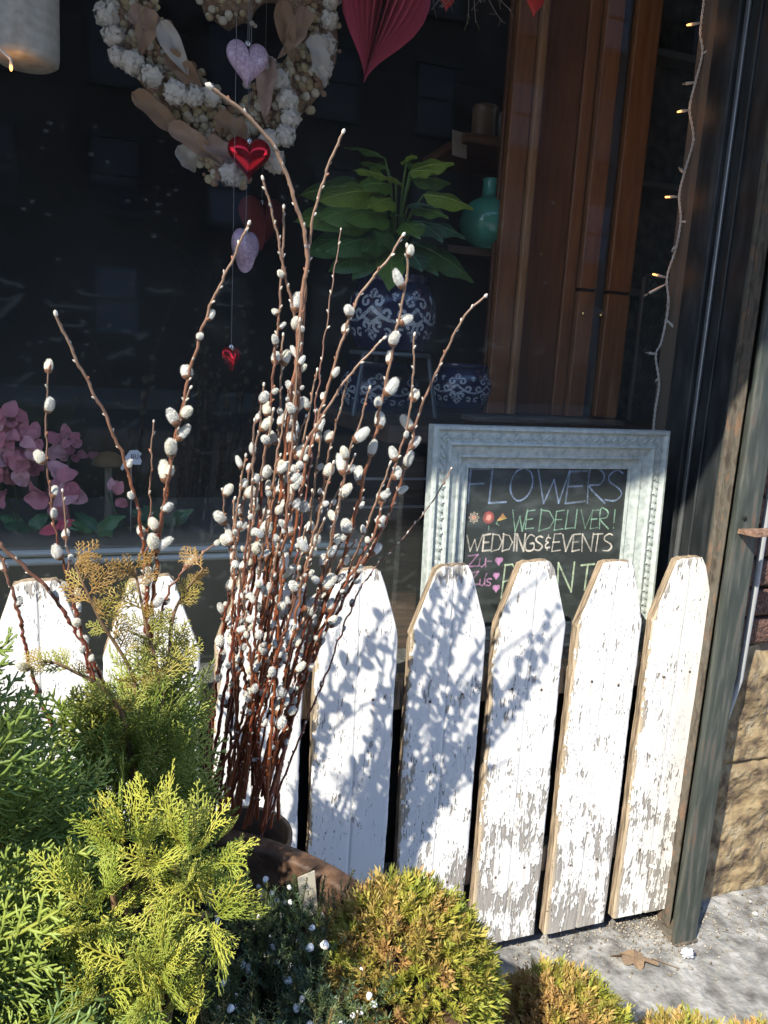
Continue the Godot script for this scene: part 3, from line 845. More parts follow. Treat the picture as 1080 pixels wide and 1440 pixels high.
func build_window_display() -> void:
	var white_paint := mat(Color(0.42, 0.46, 0.44), 0.5)
	var t := thing("display_shelf", "pale painted display shelf with a moulded edge just inside the window", "shelf", Vector3(-0.5, 0.83, -0.5))
	var st := MB.new()
	st.box(Vector3(-0.05, 0, 0), Vector3(2.08, 0.02, 0.48), 0.003)
	put("top", st.mesh(mat(Color(0.07, 0.08, 0.078), 0.6)), t)
	st = MB.new()
	st.box(Vector3(-0.05, -0.001, 0.244), Vector3(2.08, 0.012, 0.014), 0.005)
	st.box(Vector3(-0.05, -0.018, 0.240), Vector3(2.08, 0.013, 0.012), 0.004)
	put("edge_moulding", st.mesh(white_paint), t)
	for x in [-1.0, -0.2, 0.9]:
		st = MB.new()
		st.box(Vector3(x, -0.38, -0.1), Vector3(0.05, 0.7, 0.05), 0.004)
		put("leg", st.mesh(mat(Color(0.05, 0.045, 0.04), 0.8)), t)
	# wreath
	var wreath := thing("heart_wreath", "large heart wreath of dried rosettes and wood-shaving petals hanging in the window", "wreath", Vector3(0.21, 1.765, -0.46))
	var path := PackedVector3Array()
	for i in 61:
		var q := heart2(TAU * i / 60)
		path.append(Vector3(q.x * 0.178, q.y * 0.195 - 0.012, 0))
	st = MB.new()
	st.tube(path, even(61, 0.046), 12, PackedColorArray(), 0.5, Vector3(0, 0, 1))
	put("base_ring", st.mesh(noise_mat(0.03, 140, [0.2, 0.8], [Color(0.16, 0.1, 0.06), Color(0.36, 0.24, 0.15)], Vector3(6, 6, 6), 0.9, 0.4)), wreath)
	var ros := []
	for k in 3:
		st = MB.new()
		st.ball(Vector3.ZERO, Vector3(0.7, 0.7, 0.7), 10)
		for i in 60:   # thin curled petals all round
			var up := 1.0 - 2.0 * (i + 0.5) / 60.0
			var az := i * 2.39996
			var o := Vector3(cos(az) * sqrt(1.0 - up * up), up, sin(az) * sqrt(1.0 - up * up))
			var b := basis_along((o.cross(Vector3(rnd(-1, 1), rnd(-1, 1), rnd(-1, 1))) + o * rnd(-0.2, 0.2)).normalized(), 0.0)
			var x := b.y.cross(o).normalized()
			var at := o * rnd(0.62, 0.8) - b.y * 0.25
			var wd := rnd(0.26, 0.38)
			st.grid(func(u, v): return at + x * (u - 0.5) * 2.0 * wd * sin(PI * (0.15 + 0.72 * v)) + b.y * v * 0.55 + o * (0.1 * v * v + 0.12 * sin(u * PI)), 4, 4)
		ros.append(st.mesh(mat(Color(0.55, 0.52, 0.46), 0.9)))
	for r in [Vector3(0.000, 1.763, -0.430), Vector3(0.007, 1.725, -0.420), Vector3(0.032, 1.717, -0.410), Vector3(0.065, 1.695, -0.400), Vector3(0.109, 1.673, -0.400), Vector3(0.141, 1.673, -0.400), Vector3(0.175, 1.680, -0.410), Vector3(0.305, 1.728, -0.410), Vector3(0.320, 1.694, -0.400), Vector3(0.327, 1.661, -0.400), Vector3(0.318, 1.629, -0.400), Vector3(0.290, 1.617, -0.410), Vector3(0.298, 1.579, -0.410), Vector3(0.215, 1.548, -0.410), Vector3(0.404, 1.858, -0.430), Vector3(0.398, 1.812, -0.420), Vector3(0.391, 1.769, -0.420), Vector3(0.407, 1.897, -0.430), Vector3(-0.012, 1.797, -0.430), Vector3(0.281, 1.751, -0.420)]:
		var z := rnd(0.019, 0.025)
		put("rosette", ros[rng.randi() % 3], wreath, Transform3D(Basis.from_euler(Vector3(rnd(0, 6), rnd(0, 6), rnd(0, 6))).scaled(Vector3.ONE * z), r - wreath.position))
	var shaving := []
	for c in [Color(0.33, 0.22, 0.15), Color(0.27, 0.17, 0.10), Color(0.42, 0.40, 0.37), Color(0.36, 0.26, 0.21)]:
		var m := mat(c, 0.8)
		m.backlight_enabled = true; m.backlight = Color(0.3, 0.3, 0.3)
		shaving.append(leaf_mesh(0.1, 0.024, 0.35, 0.75, m, 0.75, 0.016))
	var curls := [[Vector3(0.056, 1.810, -0.400), Vector3(0.049, 1.732, -0.400), 0], [Vector3(0.080, 1.787, -0.390), Vector3(0.127, 1.710, -0.385), 2], [Vector3(0.087, 1.738, -0.400), Vector3(0.158, 1.688, -0.400), 1], [Vector3(0.030, 1.668, -0.420), Vector3(0.126, 1.598, -0.405), 1], [Vector3(0.094, 1.619, -0.410), Vector3(0.193, 1.567, -0.400), 0], [Vector3(0.159, 1.596, -0.405), Vector3(0.248, 1.561, -0.400), 3], [Vector3(0.302, 1.866, -0.400), Vector3(0.326, 1.771, -0.400), 1], [Vector3(0.352, 1.865, -0.405), Vector3(0.311, 1.773, -0.395), 0], [Vector3(0.360, 1.815, -0.400), Vector3(0.398, 1.738, -0.400), 2], [Vector3(0.284, 1.764, -0.400), Vector3(0.272, 1.659, -0.390), 3], [Vector3(0.025, 1.800, -0.420), Vector3(0.099, 1.776, -0.400), 3], [Vector3(0.220, 1.596, -0.400), Vector3(0.320, 1.572, -0.410), 0], [Vector3(0.114, 1.587, -0.420), Vector3(0.149, 1.548, -0.430), 2], [Vector3(0.178, 1.641, -0.400), Vector3(0.261, 1.608, -0.400), 1]]
	for c in curls:
		var tr := aim(c[0] - wreath.position, c[1] - wreath.position, Vector3(rnd(-0.4, 0.4), rnd(-0.1, 0.4), 1))
		put("petal", shaving[c[2]], wreath, tr.scaled_local(Vector3(0.85, (c[1] as Vector3).distance_to(c[0]) / 0.1 * 1.1, 1.0)))
	st = MB.new()
	st.ball(Vector3.ZERO, Vector3(1, 0.9, 1), 8)
	var places := []; var cols := []
	for i in 900:
		var f := rnd(0.22, 0.86) if i < 760 else rnd(0.0, 1.0)
		var q := heart2(TAU * f)
		var off := Vector2(rnd(-1, 1), rnd(-1, 1))
		var r := rnd(0.004, 0.0105)
		places.append(Transform3D(Basis().scaled(Vector3.ONE * r), Vector3(q.x * 0.178 + off.x * 0.046, q.y * 0.195 - 0.012 + off.y * 0.046, 0.026 * (1.0 - 0.6 * off.length_squared() / 2.0) + 0.004)))
		cols.append([Color(0.34, 0.27, 0.15), Color(0.42, 0.36, 0.22), Color(0.27, 0.17, 0.10), Color(0.5, 0.46, 0.36)][rng.randi() % 4])
	many("dried_florets", st.mesh(vmat(0.9)), places, cols, wreath)
	st = MB.new()
	bar(st, Vector3(0, 0.14, 0), Vector3(0, 1.2, 0), 0.001, 4)
	put("cord", st.mesh(mat(Color(0.3, 0.25, 0.2), 0.8)), wreath)
	# hearts on threads
	var silver := mat(Color(0.6, 0.6, 0.62), 0.25, 1.0)
	var lilac := noise_mat(0.03, 150, [0.3, 0.5, 0.7], [Color(0.42, 0.27, 0.42), Color(0.5, 0.36, 0.5), Color(0.62, 0.5, 0.62)], Vector3(9, 9, 9), 0.22, 0.0, 4, false)
	lilac.clearcoat_enabled = true
	var red := mat(Color(0.55, 0.008, 0.02), 0.08, 0.85)
	hang("glass_heart", "pearly lilac glass heart hanging in the middle of the wreath", Vector3(0.238, 1.736, -0.380), heart_mesh(0.0403, 0.0456, 0.017, lilac), 0.1, 0.0322, silver)
	hang("glass_heart", "shiny red glass heart hanging below the wreath point", Vector3(0.243, 1.568, -0.370), heart_mesh(0.0409, 0.0437, 0.018, red), -0.1, 0.0273, silver)
	hang("glass_heart", "lilac heart turned sideways among the willow tips", Vector3(0.241, 1.400, -0.380), heart_mesh(0.0421, 0.0449, 0.022, lilac), 0.95, 0.0337, silver)
	hang("glass_heart", "small crinkled red heart hanging lowest in the window", Vector3(0.214, 1.190, -0.360), heart_mesh(0.0226, 0.0269, 0.011, red), 0.5, 0.0184, silver)
	hang("felt_heart", "dull dark red heart hanging deeper in the shop behind the lilac one", Vector3(0.326, 1.504, -0.700), heart_mesh(0.0572, 0.0673, 0.03, mat(Color(0.12, 0.012, 0.012), 0.9)), 0.2, 0.0437, silver)
	var tis := mat(Color(0.56, 0.075, 0.15), 0.85)
	tis.backlight_enabled = true; tis.backlight = Color(0.35, 0.35, 0.35)
	var ph := thing("paper_heart", "big crimson honeycomb tissue paper heart at the top of the window", "ornament", Vector3(0.506, 1.872, -0.420))
	st = MB.new()
	var hw := 0.0916
	var hh := 0.1317
	for k in 34:
		var a := TAU * k / 34
		st.grid(func(u, s):
			var o := heart2(u * PI)
			return Basis(Vector3.UP, a) * Vector3(o.x * hw * s, o.y * hh, 0.0015 * sin(40.0 * s) * s), 18, 6)
	put("tissue_folds", st.mesh(tis), ph, Transform3D(Basis(Vector3.BACK, -0.22), Vector3.ZERO))
	st = MB.new()
	bar(st, Vector3(0, hh * 0.8, 0), Vector3(0, 1.1, 0), 0.0007, 4)
	put("cord", st.mesh(mat(Color(0.2, 0.2, 0.2), 0.5)), ph)
	var clip := mat(Color(0.6, 0.6, 0.6), 0.5)
	for s in [[Vector3(0.700, 1.992, -0.550), 13, "small red paper heart at the top edge beside the dry twigs"], [Vector3(0.840, 1.960, -0.400), 17, "red paper heart with a white clip at the top of the wooden door"]]:
		var h := hang("paper_heart", s[2], s[0], heart_mesh(0.0259, 0.0304, 0.006, mat(Color(0.6, 0.03, 0.02), 0.7)), 0.2, 0.012, clip)
		h.scale = Vector3.ONE * (s[1] / 17.0)
	# hanging pot, top left
	var hp := thing("hanging_pot", "cream cylindrical pot hanging at the top left corner of the window", "pot", Vector3(-0.149, 1.686, -0.420))
	var pr := 0.0568
	st = MB.new()
	st.lathe(PackedVector2Array([Vector2(0.001, 0.0), Vector2(pr * 0.8, 0.0), Vector2(pr * 0.96, 0.006), Vector2(pr, 0.018), Vector2(pr * 1.02, 0.1), Vector2(pr * 1.06, 0.19), Vector2(pr * 0.99, 0.19), Vector2(pr * 0.95, 0.1), Vector2(0.001, 0.08)]), 40)
	put("bowl", st.mesh(noise_mat(0.02, 155, [0.2, 0.8], [Color(0.36, 0.34, 0.29), Color(0.5, 0.48, 0.42)], Vector3(4, 4, 4), 0.4)), hp)
	st = MB.new()
	for k in 3:
		bar(st, Vector3(cos(k * 2.1) * pr, 0.18, sin(k * 2.1) * pr), Vector3(0, 0.6, 0), 0.001, 4)
	bar(st, Vector3(0, 0.6, 0), Vector3(0, 1.1, 0), 0.001, 4)
	put("cord", st.mesh(mat(Color(0.3, 0.26, 0.2), 0.9)), hp)
	# counter with blue and white pots
	var brown := wood(Color(0.035, 0.022, 0.014), Color(0.11, 0.07, 0.045), 160, 0.6, 0.8, 9.0)
	var cy := 1.077
	var counter := thing("wooden_counter", "dark wooden counter behind the chalkboard carrying the blue and white pots", "counter", Vector3(1.1, cy, -0.55))
	st = MB.new()
	st.box(Vector3(0.05, -0.02, 0), Vector3(1.25, 0.04, 0.55), 0.004)
	put("top", st.mesh(brown), counter)
	for x in [-0.5, 0.1, 0.6]:
		st = MB.new()
		st.box(Vector3(x, -cy / 2 + 0.02, 0.2), Vector3(0.06, cy - 0.18, 0.06), 0.004)
		put("leg", st.mesh(brown), counter)
	for y in [-0.115, -0.175]:
		st = MB.new()
		st.box(Vector3(-0.45, y, 0.262), Vector3(0.34, 0.004, 0.012), 0.001)
		put("shelf_edge", st.mesh(mat(Color(0.25, 0.25, 0.25), 0.4)), counter)
	var ceramic := StandardMaterial3D.new()
	ceramic.albedo_texture = pattern_texture(Color(0.008, 0.012, 0.05), Color(0.42, 0.47, 0.5))
	ceramic.roughness = 0.16
	var glaze := mat(Color(0.01, 0.013, 0.055), 0.15)
	var soil := mat(Color(0.03, 0.02, 0.014), 0.95)
	var pots := [[Vector3(0.595, 1.225, -0.500), 0.1007, 0.1689, "blue and white patterned pot holding the leafy plant", 0.25], [Vector3(0.615, 1.069, -0.620), 0.0987, 0.1234, "dim blue and white pot on the counter under the plant stand", 0.7], [Vector3(0.781, 1.101, -0.500), 0.0751, 0.1058, "small blue and white pot standing on the counter by the cabinet", 0.5]]
	for q in pots:
		var p := thing("ceramic_pot", q[3], "flower pot", Vector3(q[0].x, maxf(q[0].y, cy), q[0].z), "blue and white pots")
		p.rotation.y = q[4]
		var R: float = q[1]; var Hh: float = q[2]
		st = MB.new()
		var prof := PackedVector2Array()
		for i in 20:
			var s := i / 19.0
			prof.append(Vector2(R * (0.62 + 0.38 * pow(sin(PI * (0.08 + 0.78 * s)), 0.8)), Hh * (0.02 + 0.86 * s)))
		st.lathe(prof, 48)
		put("bowl", st.mesh(ceramic), p)
		st = MB.new()
		var top := R * 0.80
		st.lathe(PackedVector2Array([Vector2(top * 0.94, Hh * 0.86), Vector2(top * 1.02, Hh * 0.9), Vector2(top * 1.03, Hh * 0.99), Vector2(top, Hh), Vector2(top * 0.92, Hh * 0.99), Vector2(top * 0.9, Hh * 0.9), Vector2(0.001, Hh * 0.88)]), 48)
		put("rim", st.mesh(glaze), p)
	var stand := thing("plant_stand", "grey blue metal plant stand under the leafy plant's pot", "plant stand", Vector3(pots[0][0].x, cy, -0.5))
	var steel := mat(Color(0.12, 0.15, 0.17), 0.4, 0.5)
	var ph0: float = pots[0][0].y - cy
	st = MB.new()
	var ring := PackedVector3Array()
	for i in 33: ring.append(Vector3(cos(TAU * i / 32) * 0.09, ph0 - 0.006, sin(TAU * i / 32) * 0.09))
	st.tube(ring, even(33, 0.005), 8)
	st.lathe(PackedVector2Array([Vector2(0.001, ph0 - 0.01), Vector2(0.088, ph0 - 0.01), Vector2(0.088, ph0 - 0.002), Vector2(0.001, ph0 - 0.002)]), 24)
	put("ring", st.mesh(steel), stand)
	for k in 3:
		st = MB.new()
		var a := 0.5 + TAU * k / 3
		bar(st, Vector3(cos(a) * 0.09, ph0 - 0.005, sin(a) * 0.09), Vector3(cos(a) * 0.115, 0.004, sin(a) * 0.115), 0.005)
		put("leg", st.mesh(steel), stand)
	# the plant
	var c0: Vector3 = pots[0][0] + Vector3(0, pots[0][2] * 0.9, 0)
	var plant := thing("leafy_plant", "leafy green houseplant with broad drooping leaves in the patterned pot", "plant", c0)
	var greens := []
	for c in [Color(0.20, 0.30, 0.035), Color(0.10, 0.20, 0.03), Color(0.05, 0.13, 0.03), Color(0.045, 0.12, 0.06)]:
		var m := noise_mat(0.03, 170 + greens.size(), [0.2, 0.8], [c * 0.75, c * 1.2], Vector3(8, 8, 8), 0.38, 0.0, 3, false)
		m.backlight_enabled = true; m.backlight = Color(0.4, 0.4, 0.4)
		greens.append(m)
	var veins := [mat(Color(0.30, 0.40, 0.08), 0.5), mat(Color(0.17, 0.28, 0.06), 0.5), mat(Color(0.10, 0.20, 0.06), 0.5), mat(Color(0.09, 0.19, 0.10), 0.5)]
	var tips := [[Vector3(0.370, 1.500, -0.440), 1, .34], [Vector3(0.382, 1.559, -0.500), 1, .3], [Vector3(0.417, 1.496, -0.420), 1, .36], [Vector3(0.395, 1.435, -0.460), 2, .34], [Vector3(0.426, 1.432, -0.400), 2, .3], [Vector3(0.494, 1.680, -0.580), 1, .2], [Vector3(0.518, 1.637, -0.560), 1, .22], [Vector3(0.494, 1.604, -0.500), 0, .25], [Vector3(0.601, 1.631, -0.460), 0, .36], [Vector3(0.704, 1.640, -0.460), 0, .3], [Vector3(0.656, 1.605, -0.440), 0, .3], [Vector3(0.748, 1.553, -0.440), 0, .32], [Vector3(0.641, 1.535, -0.420), 3, .45], [Vector3(0.514, 1.518, -0.400), 0, .3], [Vector3(0.720, 1.608, -0.500), 1, .34], [Vector3(0.721, 1.485, -0.420), 3, .3], [Vector3(0.766, 1.403, -0.440), 2, .26], [Vector3(0.610, 1.404, -0.380), 3, .36], [Vector3(0.545, 1.369, -0.380), 1, .28], [Vector3(0.472, 1.487, -0.520), 2, .34], [Vector3(0.503, 1.432, -0.400), 2, .34], [Vector3(0.662, 1.469, -0.400), 3, .4], [Vector3(0.577, 1.502, -0.440), 2, .4], [Vector3(0.681, 1.639, -0.560), 1, .3], [Vector3(0.433, 1.519, -0.560), 2, .3], [Vector3(0.489, 1.382, -0.420), 2, .25], [Vector3(0.742, 1.442, -0.500), 3, .3], [Vector3(0.415, 1.538, -0.460), 0, .32], [Vector3(0.495, 1.558, -0.420), 1, .3], [Vector3(0.565, 1.576, -0.420), 0, .34], [Vector3(0.597, 1.467, -0.380), 1, .36], [Vector3(0.532, 1.445, -0.370), 2, .36], [Vector3(0.466, 1.492, -0.400), 1, .36], [Vector3(0.676, 1.517, -0.420), 1, .34], [Vector3(0.441, 1.392, -0.420), 2, .28], [Vector3(0.651, 1.402, -0.400), 2, .3]]
	for tp in tips:
		var tip: Vector3 = tp[0] - c0
		var start := Vector3(tip.x * 0.28, maxf(0.06, tip.y * 0.72 + 0.045), tip.z * 0.28) + Vector3(rnd(-0.01, 0.01), rnd(0, 0.03), rnd(-0.01, 0.01))
		var L := start.distance_to(tip) * 1.1
		var lf := put("leaf", leaf_mesh(L, maxf(0.022, L * tp[2]), 0.55, -0.25, greens[tp[1]], 0.85, 0.006, veins[tp[1]]), plant, aim(start, tip + Vector3(0, 0.02, 0.0), Vector3(rnd(-0.35, 0.35), 0.75, 0.75)))
		st = MB.new()
		st.tube(spline(PackedVector3Array([Vector3(tip.x * 0.04, 0, tip.z * 0.04), Vector3(start.x * 0.5, start.y * 0.7, start.z * 0.5), start]), 0.02), even(spline(PackedVector3Array([Vector3(tip.x * 0.04, 0, tip.z * 0.04), Vector3(start.x * 0.5, start.y * 0.7, start.z * 0.5), start]), 0.02).size(), 0.0022), 6)
		put("leaf_stalk", st.mesh(greens[1]), plant)
	# green vase
	var gv := thing("glass_vase", "round sea-green glass vase with a short neck beside the cabinet", "vase", Vector3(0.839, 1.476, -0.540))
	var vr := 0.0710
	st = MB.new()
	var gp := PackedVector2Array([Vector2(0.001, 0.0), Vector2(vr * 0.5, 0.0)])
	for i in range(2, 15):
		var a := -PI / 2 + PI * i / 16.0
		gp.append(Vector2(vr * cos(a), vr * 0.86 * (1.0 + sin(a))))
	gp.append_array([Vector2(vr * 0.30, vr * 1.74), Vector2(vr * 0.28, vr * 2.1), Vector2(vr * 0.31, vr * 2.24), Vector2(vr * 0.24, vr * 2.22)])
	st.lathe(gp, 40)
	var sea := mat(Color(0.05, 0.22, 0.16), 0.08)
	sea.backlight_enabled = true; sea.backlight = Color(0.3, 0.3, 0.3)
	put("body", st.mesh(sea), gv)
	var sh := thing("wall_shelf", "short brown wooden shelf deep in the shop behind the plant", "shelf", Vector3(0.953, 1.766, -0.800))
	st = MB.new()
	st.box(Vector3(0, 0, -0.05), Vector3(0.24, 0.025, 0.3), 0.003)
	put("board", st.mesh(wood(Color(0.10, 0.04, 0.018), Color(0.2, 0.09, 0.04), 180, 0.5, 0.8, 9.0)), sh)
	sh = thing("lower_shelf", "lower brown shelf behind the green vase", "shelf", Vector3(0.859, 1.468, -0.580))
	st = MB.new()
	st.box(Vector3(0, 0, -0.06), Vector3(0.26, 0.02, 0.24), 0.003)
	put("board", st.mesh(wood(Color(0.04, 0.02, 0.01), Color(0.09, 0.045, 0.02), 181, 0.5, 0.8, 9.0)), sh)
	st = MB.new()
	st.box(Vector3.ZERO, Vector3(0.0487, 0.0613, 0.002), 0.0008)
	var card := put("price_card", st.mesh(mat(Color(0.4, 0.34, 0.27), 0.8)), self, Transform3D(Basis(Vector3.UP, 0.3) * Basis(Vector3.RIGHT, -0.1), Vector3(0.827, 1.751, -0.720)))
	tag(card, "small blank cream card standing on the edge of the upper brown shelf", "card")
	var cyl := [[Vector3(0.938, 1.850, -0.820), 0.034, 0.10, Color(0.20, 0.13, 0.075), "tan stoneware cylinder vase on the upper brown shelf"], [Vector3(0.991, 1.853, -0.800), 0.022, 0.085, Color(0.28, 0.28, 0.25), "narrow grey candle jar on the upper brown shelf, nearest the cabinet"]]
	for q in cyl:
		var v := thing("cylinder_vase", q[4], "vase", Vector3(q[0].x, sh.position.y * 0.0 + 1.766 + 0.014, q[0].z))
		st = MB.new()
		st.lathe(PackedVector2Array([Vector2(0.001, 0), Vector2(q[1] * 0.95, 0), Vector2(q[1], 0.004), Vector2(q[1], q[2]), Vector2(q[1] * 0.9, q[2] + 0.003), Vector2(q[1] * 0.86, q[2] * 0.9), Vector2(0.001, q[2] * 0.85)]), 28)
		put("body", st.mesh(mat(q[3], 0.3)), v)
		st = MB.new()
		st.lathe(PackedVector2Array([Vector2(q[1] * 1.0, q[2] * 0.9), Vector2(q[1] * 1.03, q[2] * 0.93), Vector2(q[1] * 1.03, q[2] * 0.96), Vector2(q[1], q[2] * 0.98)]), 28)
		put("rim_band", st.mesh(mat(q[3] * 0.7, 0.3)), v)
	# dry twigs near the top
	var tw := thing("dry_twigs", "spray of thin dry twigs hanging at the top of the window", "twigs", Vector3(0.718, 2.063, -0.500))
	for k in 14:
		st = MB.new()
		var e := Vector3(rnd(-0.10, 0.11), rnd(-0.12, -0.02), rnd(-0.04, 0.04))
		var q := PackedVector3Array([Vector3(0, 0.05, 0), e * 0.35 + Vector3(rnd(-0.01, 0.01), 0.02, 0), e * 0.7 + Vector3(rnd(-0.01, 0.01), rnd(-0.01, 0.01), 0), e])
		q = spline(q, 0.012)
		st.tube(q, even(q.size(), 0.0009), 5)
		for j in 3: bar(st, q[q.size() - 2 - j], q[q.size() - 2 - j] + Vector3(rnd(-0.02, 0.02), rnd(-0.025, 0.005), rnd(-0.01, 0.01)), 0.0006, 4)
		put("twig", st.mesh(mat(Color(0.28, 0.23, 0.18), 0.9)), tw)
	# flowers on the shelf
	var pinks := []
	for c in [Color(0.56, 0.20, 0.25), Color(0.48, 0.14, 0.19), Color(0.62, 0.31, 0.35)]:
		var m := mat(c, 0.7)
		m.backlight_enabled = true; m.backlight = Color(0.5, 0.5, 0.5)
		pinks.append(leaf_mesh(0.03, 0.012, 0.5, 0.35, m, 0.65, 0.003))
	var shelf_y := 0.841
	var bunch := func(label: String, c: Vector3, r: Vector3, n: int, size: float, stems: int):
		var f := thing("artificial_flowers", label, "flowers", Vector3(c.x, shelf_y, c.z))
		var h := c.y - shelf_y
		for k in n:
			var d := Vector3(rng.randfn(), rng.randfn(), absf(rng.randfn()) + 0.25).normalized()
			var q := Vector3(0, h, 0) + d * r * rnd(0.55, 1.0)
			var side := Vector3(rng.randfn(), rng.randfn(), rng.randfn() * 0.4).normalized()
			put("petal", pinks[rng.randi() % 3], f, aim(q, q + side, d + Vector3(0, 0, 0.6)).scaled_local(Vector3.ONE * size * rnd(0.8, 1.25)))
		for k in stems:
			st = MB.new()
			st.tube(PackedVector3Array([Vector3(rnd(-0.03, 0.03), 0, rnd(-0.02, 0.02)), Vector3(rnd(-0.02, 0.02), h * 0.5, 0), Vector3(rnd(-0.02, 0.02), h, 0)]), even(3, 0.002), 6)
			put("stem", st.mesh(mat(Color(0.05, 0.07, 0.03), 0.8)), f)
	bunch.call("full bunch of pink artificial blossoms at the left of the display shelf", Vector3(-0.206, 0.996, -0.420), Vector3(0.075, 0.085, 0.05), 90, 1.15, 4)
	bunch.call("loose pink artificial petals low on the shelf, right of the full bunch", Vector3(-0.104, 0.922, -0.380), Vector3(0.042, 0.045, 0.03), 11, 1.7, 2)
	bunch.call("tiny crimson artificial bloom standing by the white tag", Vector3(-0.008, 0.921, -0.360), Vector3(0.008, 0.016, 0.008), 4, 1.0, 1)
	bunch.call("faded pink blossoms in the shade behind the leftmost bunch", Vector3(-0.107, 0.984, -0.550), Vector3(0.05, 0.035, 0.03), 20, 1.0, 2)
	var bow := thing("ribbon_bow", "small pinkish red ribbon bow lying on the display shelf", "bow", Vector3(-0.112, 0.859, -0.330))
	var rib := mat(Color(0.55, 0.06, 0.10), 0.6)
	for s in [-1, 1]:
		put("loop", leaf_mesh(0.035, 0.011, 0.3, 0.2, rib, 0.7), bow, aim(Vector3.ZERO, Vector3(s * 0.9, 0.35 * s + 0.1, 0.1), Vector3(0, 0.3, 1)))
	st = MB.new()
	st.ball(Vector3.ZERO, Vector3(0.006, 0.006, 0.005), 8)
	put("knot", st.mesh(rib), bow)
	var deep := []
	for c in [Color(0.03, 0.10, 0.045), Color(0.06, 0.16, 0.06)]:
		deep.append(mat(c, 0.45))
	for g in [["dark green foliage low on the shelf under the pink petals", Vector3(-0.044, 0.837, -0.360), 8, 0.055], ["broad dark green leaves on the shelf behind the left willow stems", Vector3(0.087, 0.831, -0.400), 9, 0.065], ["few green leaves below the full pink bunch", Vector3(-0.169, 0.840, -0.400), 6, 0.05]]:
		var f := thing("foliage_plant", g[0], "plant", Vector3(g[1].x, shelf_y, g[1].z))
		for k in g[2]:
			var a := rnd(-PI, PI)
			var d := Vector3(cos(a), rnd(0.2, 1.0), sin(a) * 0.6 + 0.25)
			put("leaf", leaf_mesh(g[3] * rnd(0.8, 1.3), g[3] * rnd(0.22, 0.36), 0.6, -0.2, deep[k % 2], 0.9, 0.004), f, aim(Vector3(rnd(-0.01, 0.01), 0.004, 0), d, Vector3(0.1, 0.8, 0.8)))
	var tg := thing("plant_tag", "white cut-out tag lettered BU standing among the shelf flowers", "tag", Vector3(0.025, 0.989, -0.360))
	st = MB.new()
	var o := [Vector2(-0.022, -0.020), Vector2(-0.012, 0.004), Vector2(-0.004, 0.016), Vector2(0.010, 0.017), Vector2(0.018, 0.010), Vector2(0.014, 0.004), Vector2(0.018, -0.004), Vector2(0.016, -0.012), Vector2(0.004, -0.012), Vector2(-0.008, -0.008), Vector2(-0.018, -0.024)]
	var idx := Geometry2D.triangulate_polygon(PackedVector2Array(o))
	for i in range(0, idx.size(), 3):
		st.face(Vector3(o[idx[i]].x, o[idx[i]].y, 0.0), Vector3(o[idx[i + 1]].x, o[idx[i + 1]].y, 0.0), Vector3(o[idx[i + 2]].x, o[idx[i + 2]].y, 0.0))
		st.face(Vector3(o[idx[i]].x, o[idx[i]].y, -0.001), Vector3(o[idx[i + 2]].x, o[idx[i + 2]].y, -0.001), Vector3(o[idx[i + 1]].x, o[idx[i + 1]].y, -0.001))
	put("card", st.mesh(mat(Color(0.62, 0.66, 0.7), 0.7)), tg)
	var tm := TextMesh.new()
	tm.text = "BU"; tm.font_size = 16; tm.pixel_size = 0.00075; tm.depth = 0.0006
	var sf := SystemFont.new(); sf.font_names = PackedStringArray(["Droid Sans"])
	tm.font = sf
	tm.material = mat(Color(0.03, 0.03, 0.04), 0.7)
	put("lettering", tm, tg, Transform3D(Basis(), Vector3(0.005, 0.004, 0.0006)))
	st = MB.new()
	bar(st, Vector3(-0.002, -0.01, -0.001), Vector3(-0.004, shelf_y - tg.position.y, -0.001), 0.0012, 5)
	put("pick", st.mesh(mat(Color(0.3, 0.3, 0.28), 0.6)), tg)
	var mush := thing("toadstool", "ochre toadstool ornament among the shelf flowers left of the tag", "ornament", Vector3(-0.021, shelf_y, -0.5))
	st = MB.new()
	var my := 0.954 - shelf_y
	st.lathe(PackedVector2Array([Vector2(0.03, my), Vector2(0.034, my + 0.003), Vector2(0.028, my + 0.018), Vector2(0.014, my + 0.028), Vector2(0.001, my + 0.031)]), 24)
	put("cap", st.mesh(mat(Color(0.13, 0.075, 0.02), 0.6)), mush)
	st = MB.new()
	st.lathe(PackedVector2Array([Vector2(0.01, 0), Vector2(0.008, my * 0.5), Vector2(0.007, my + 0.004)]), 12)
	put("stalk", st.mesh(mat(Color(0.2, 0.18, 0.14), 0.8)), mush)

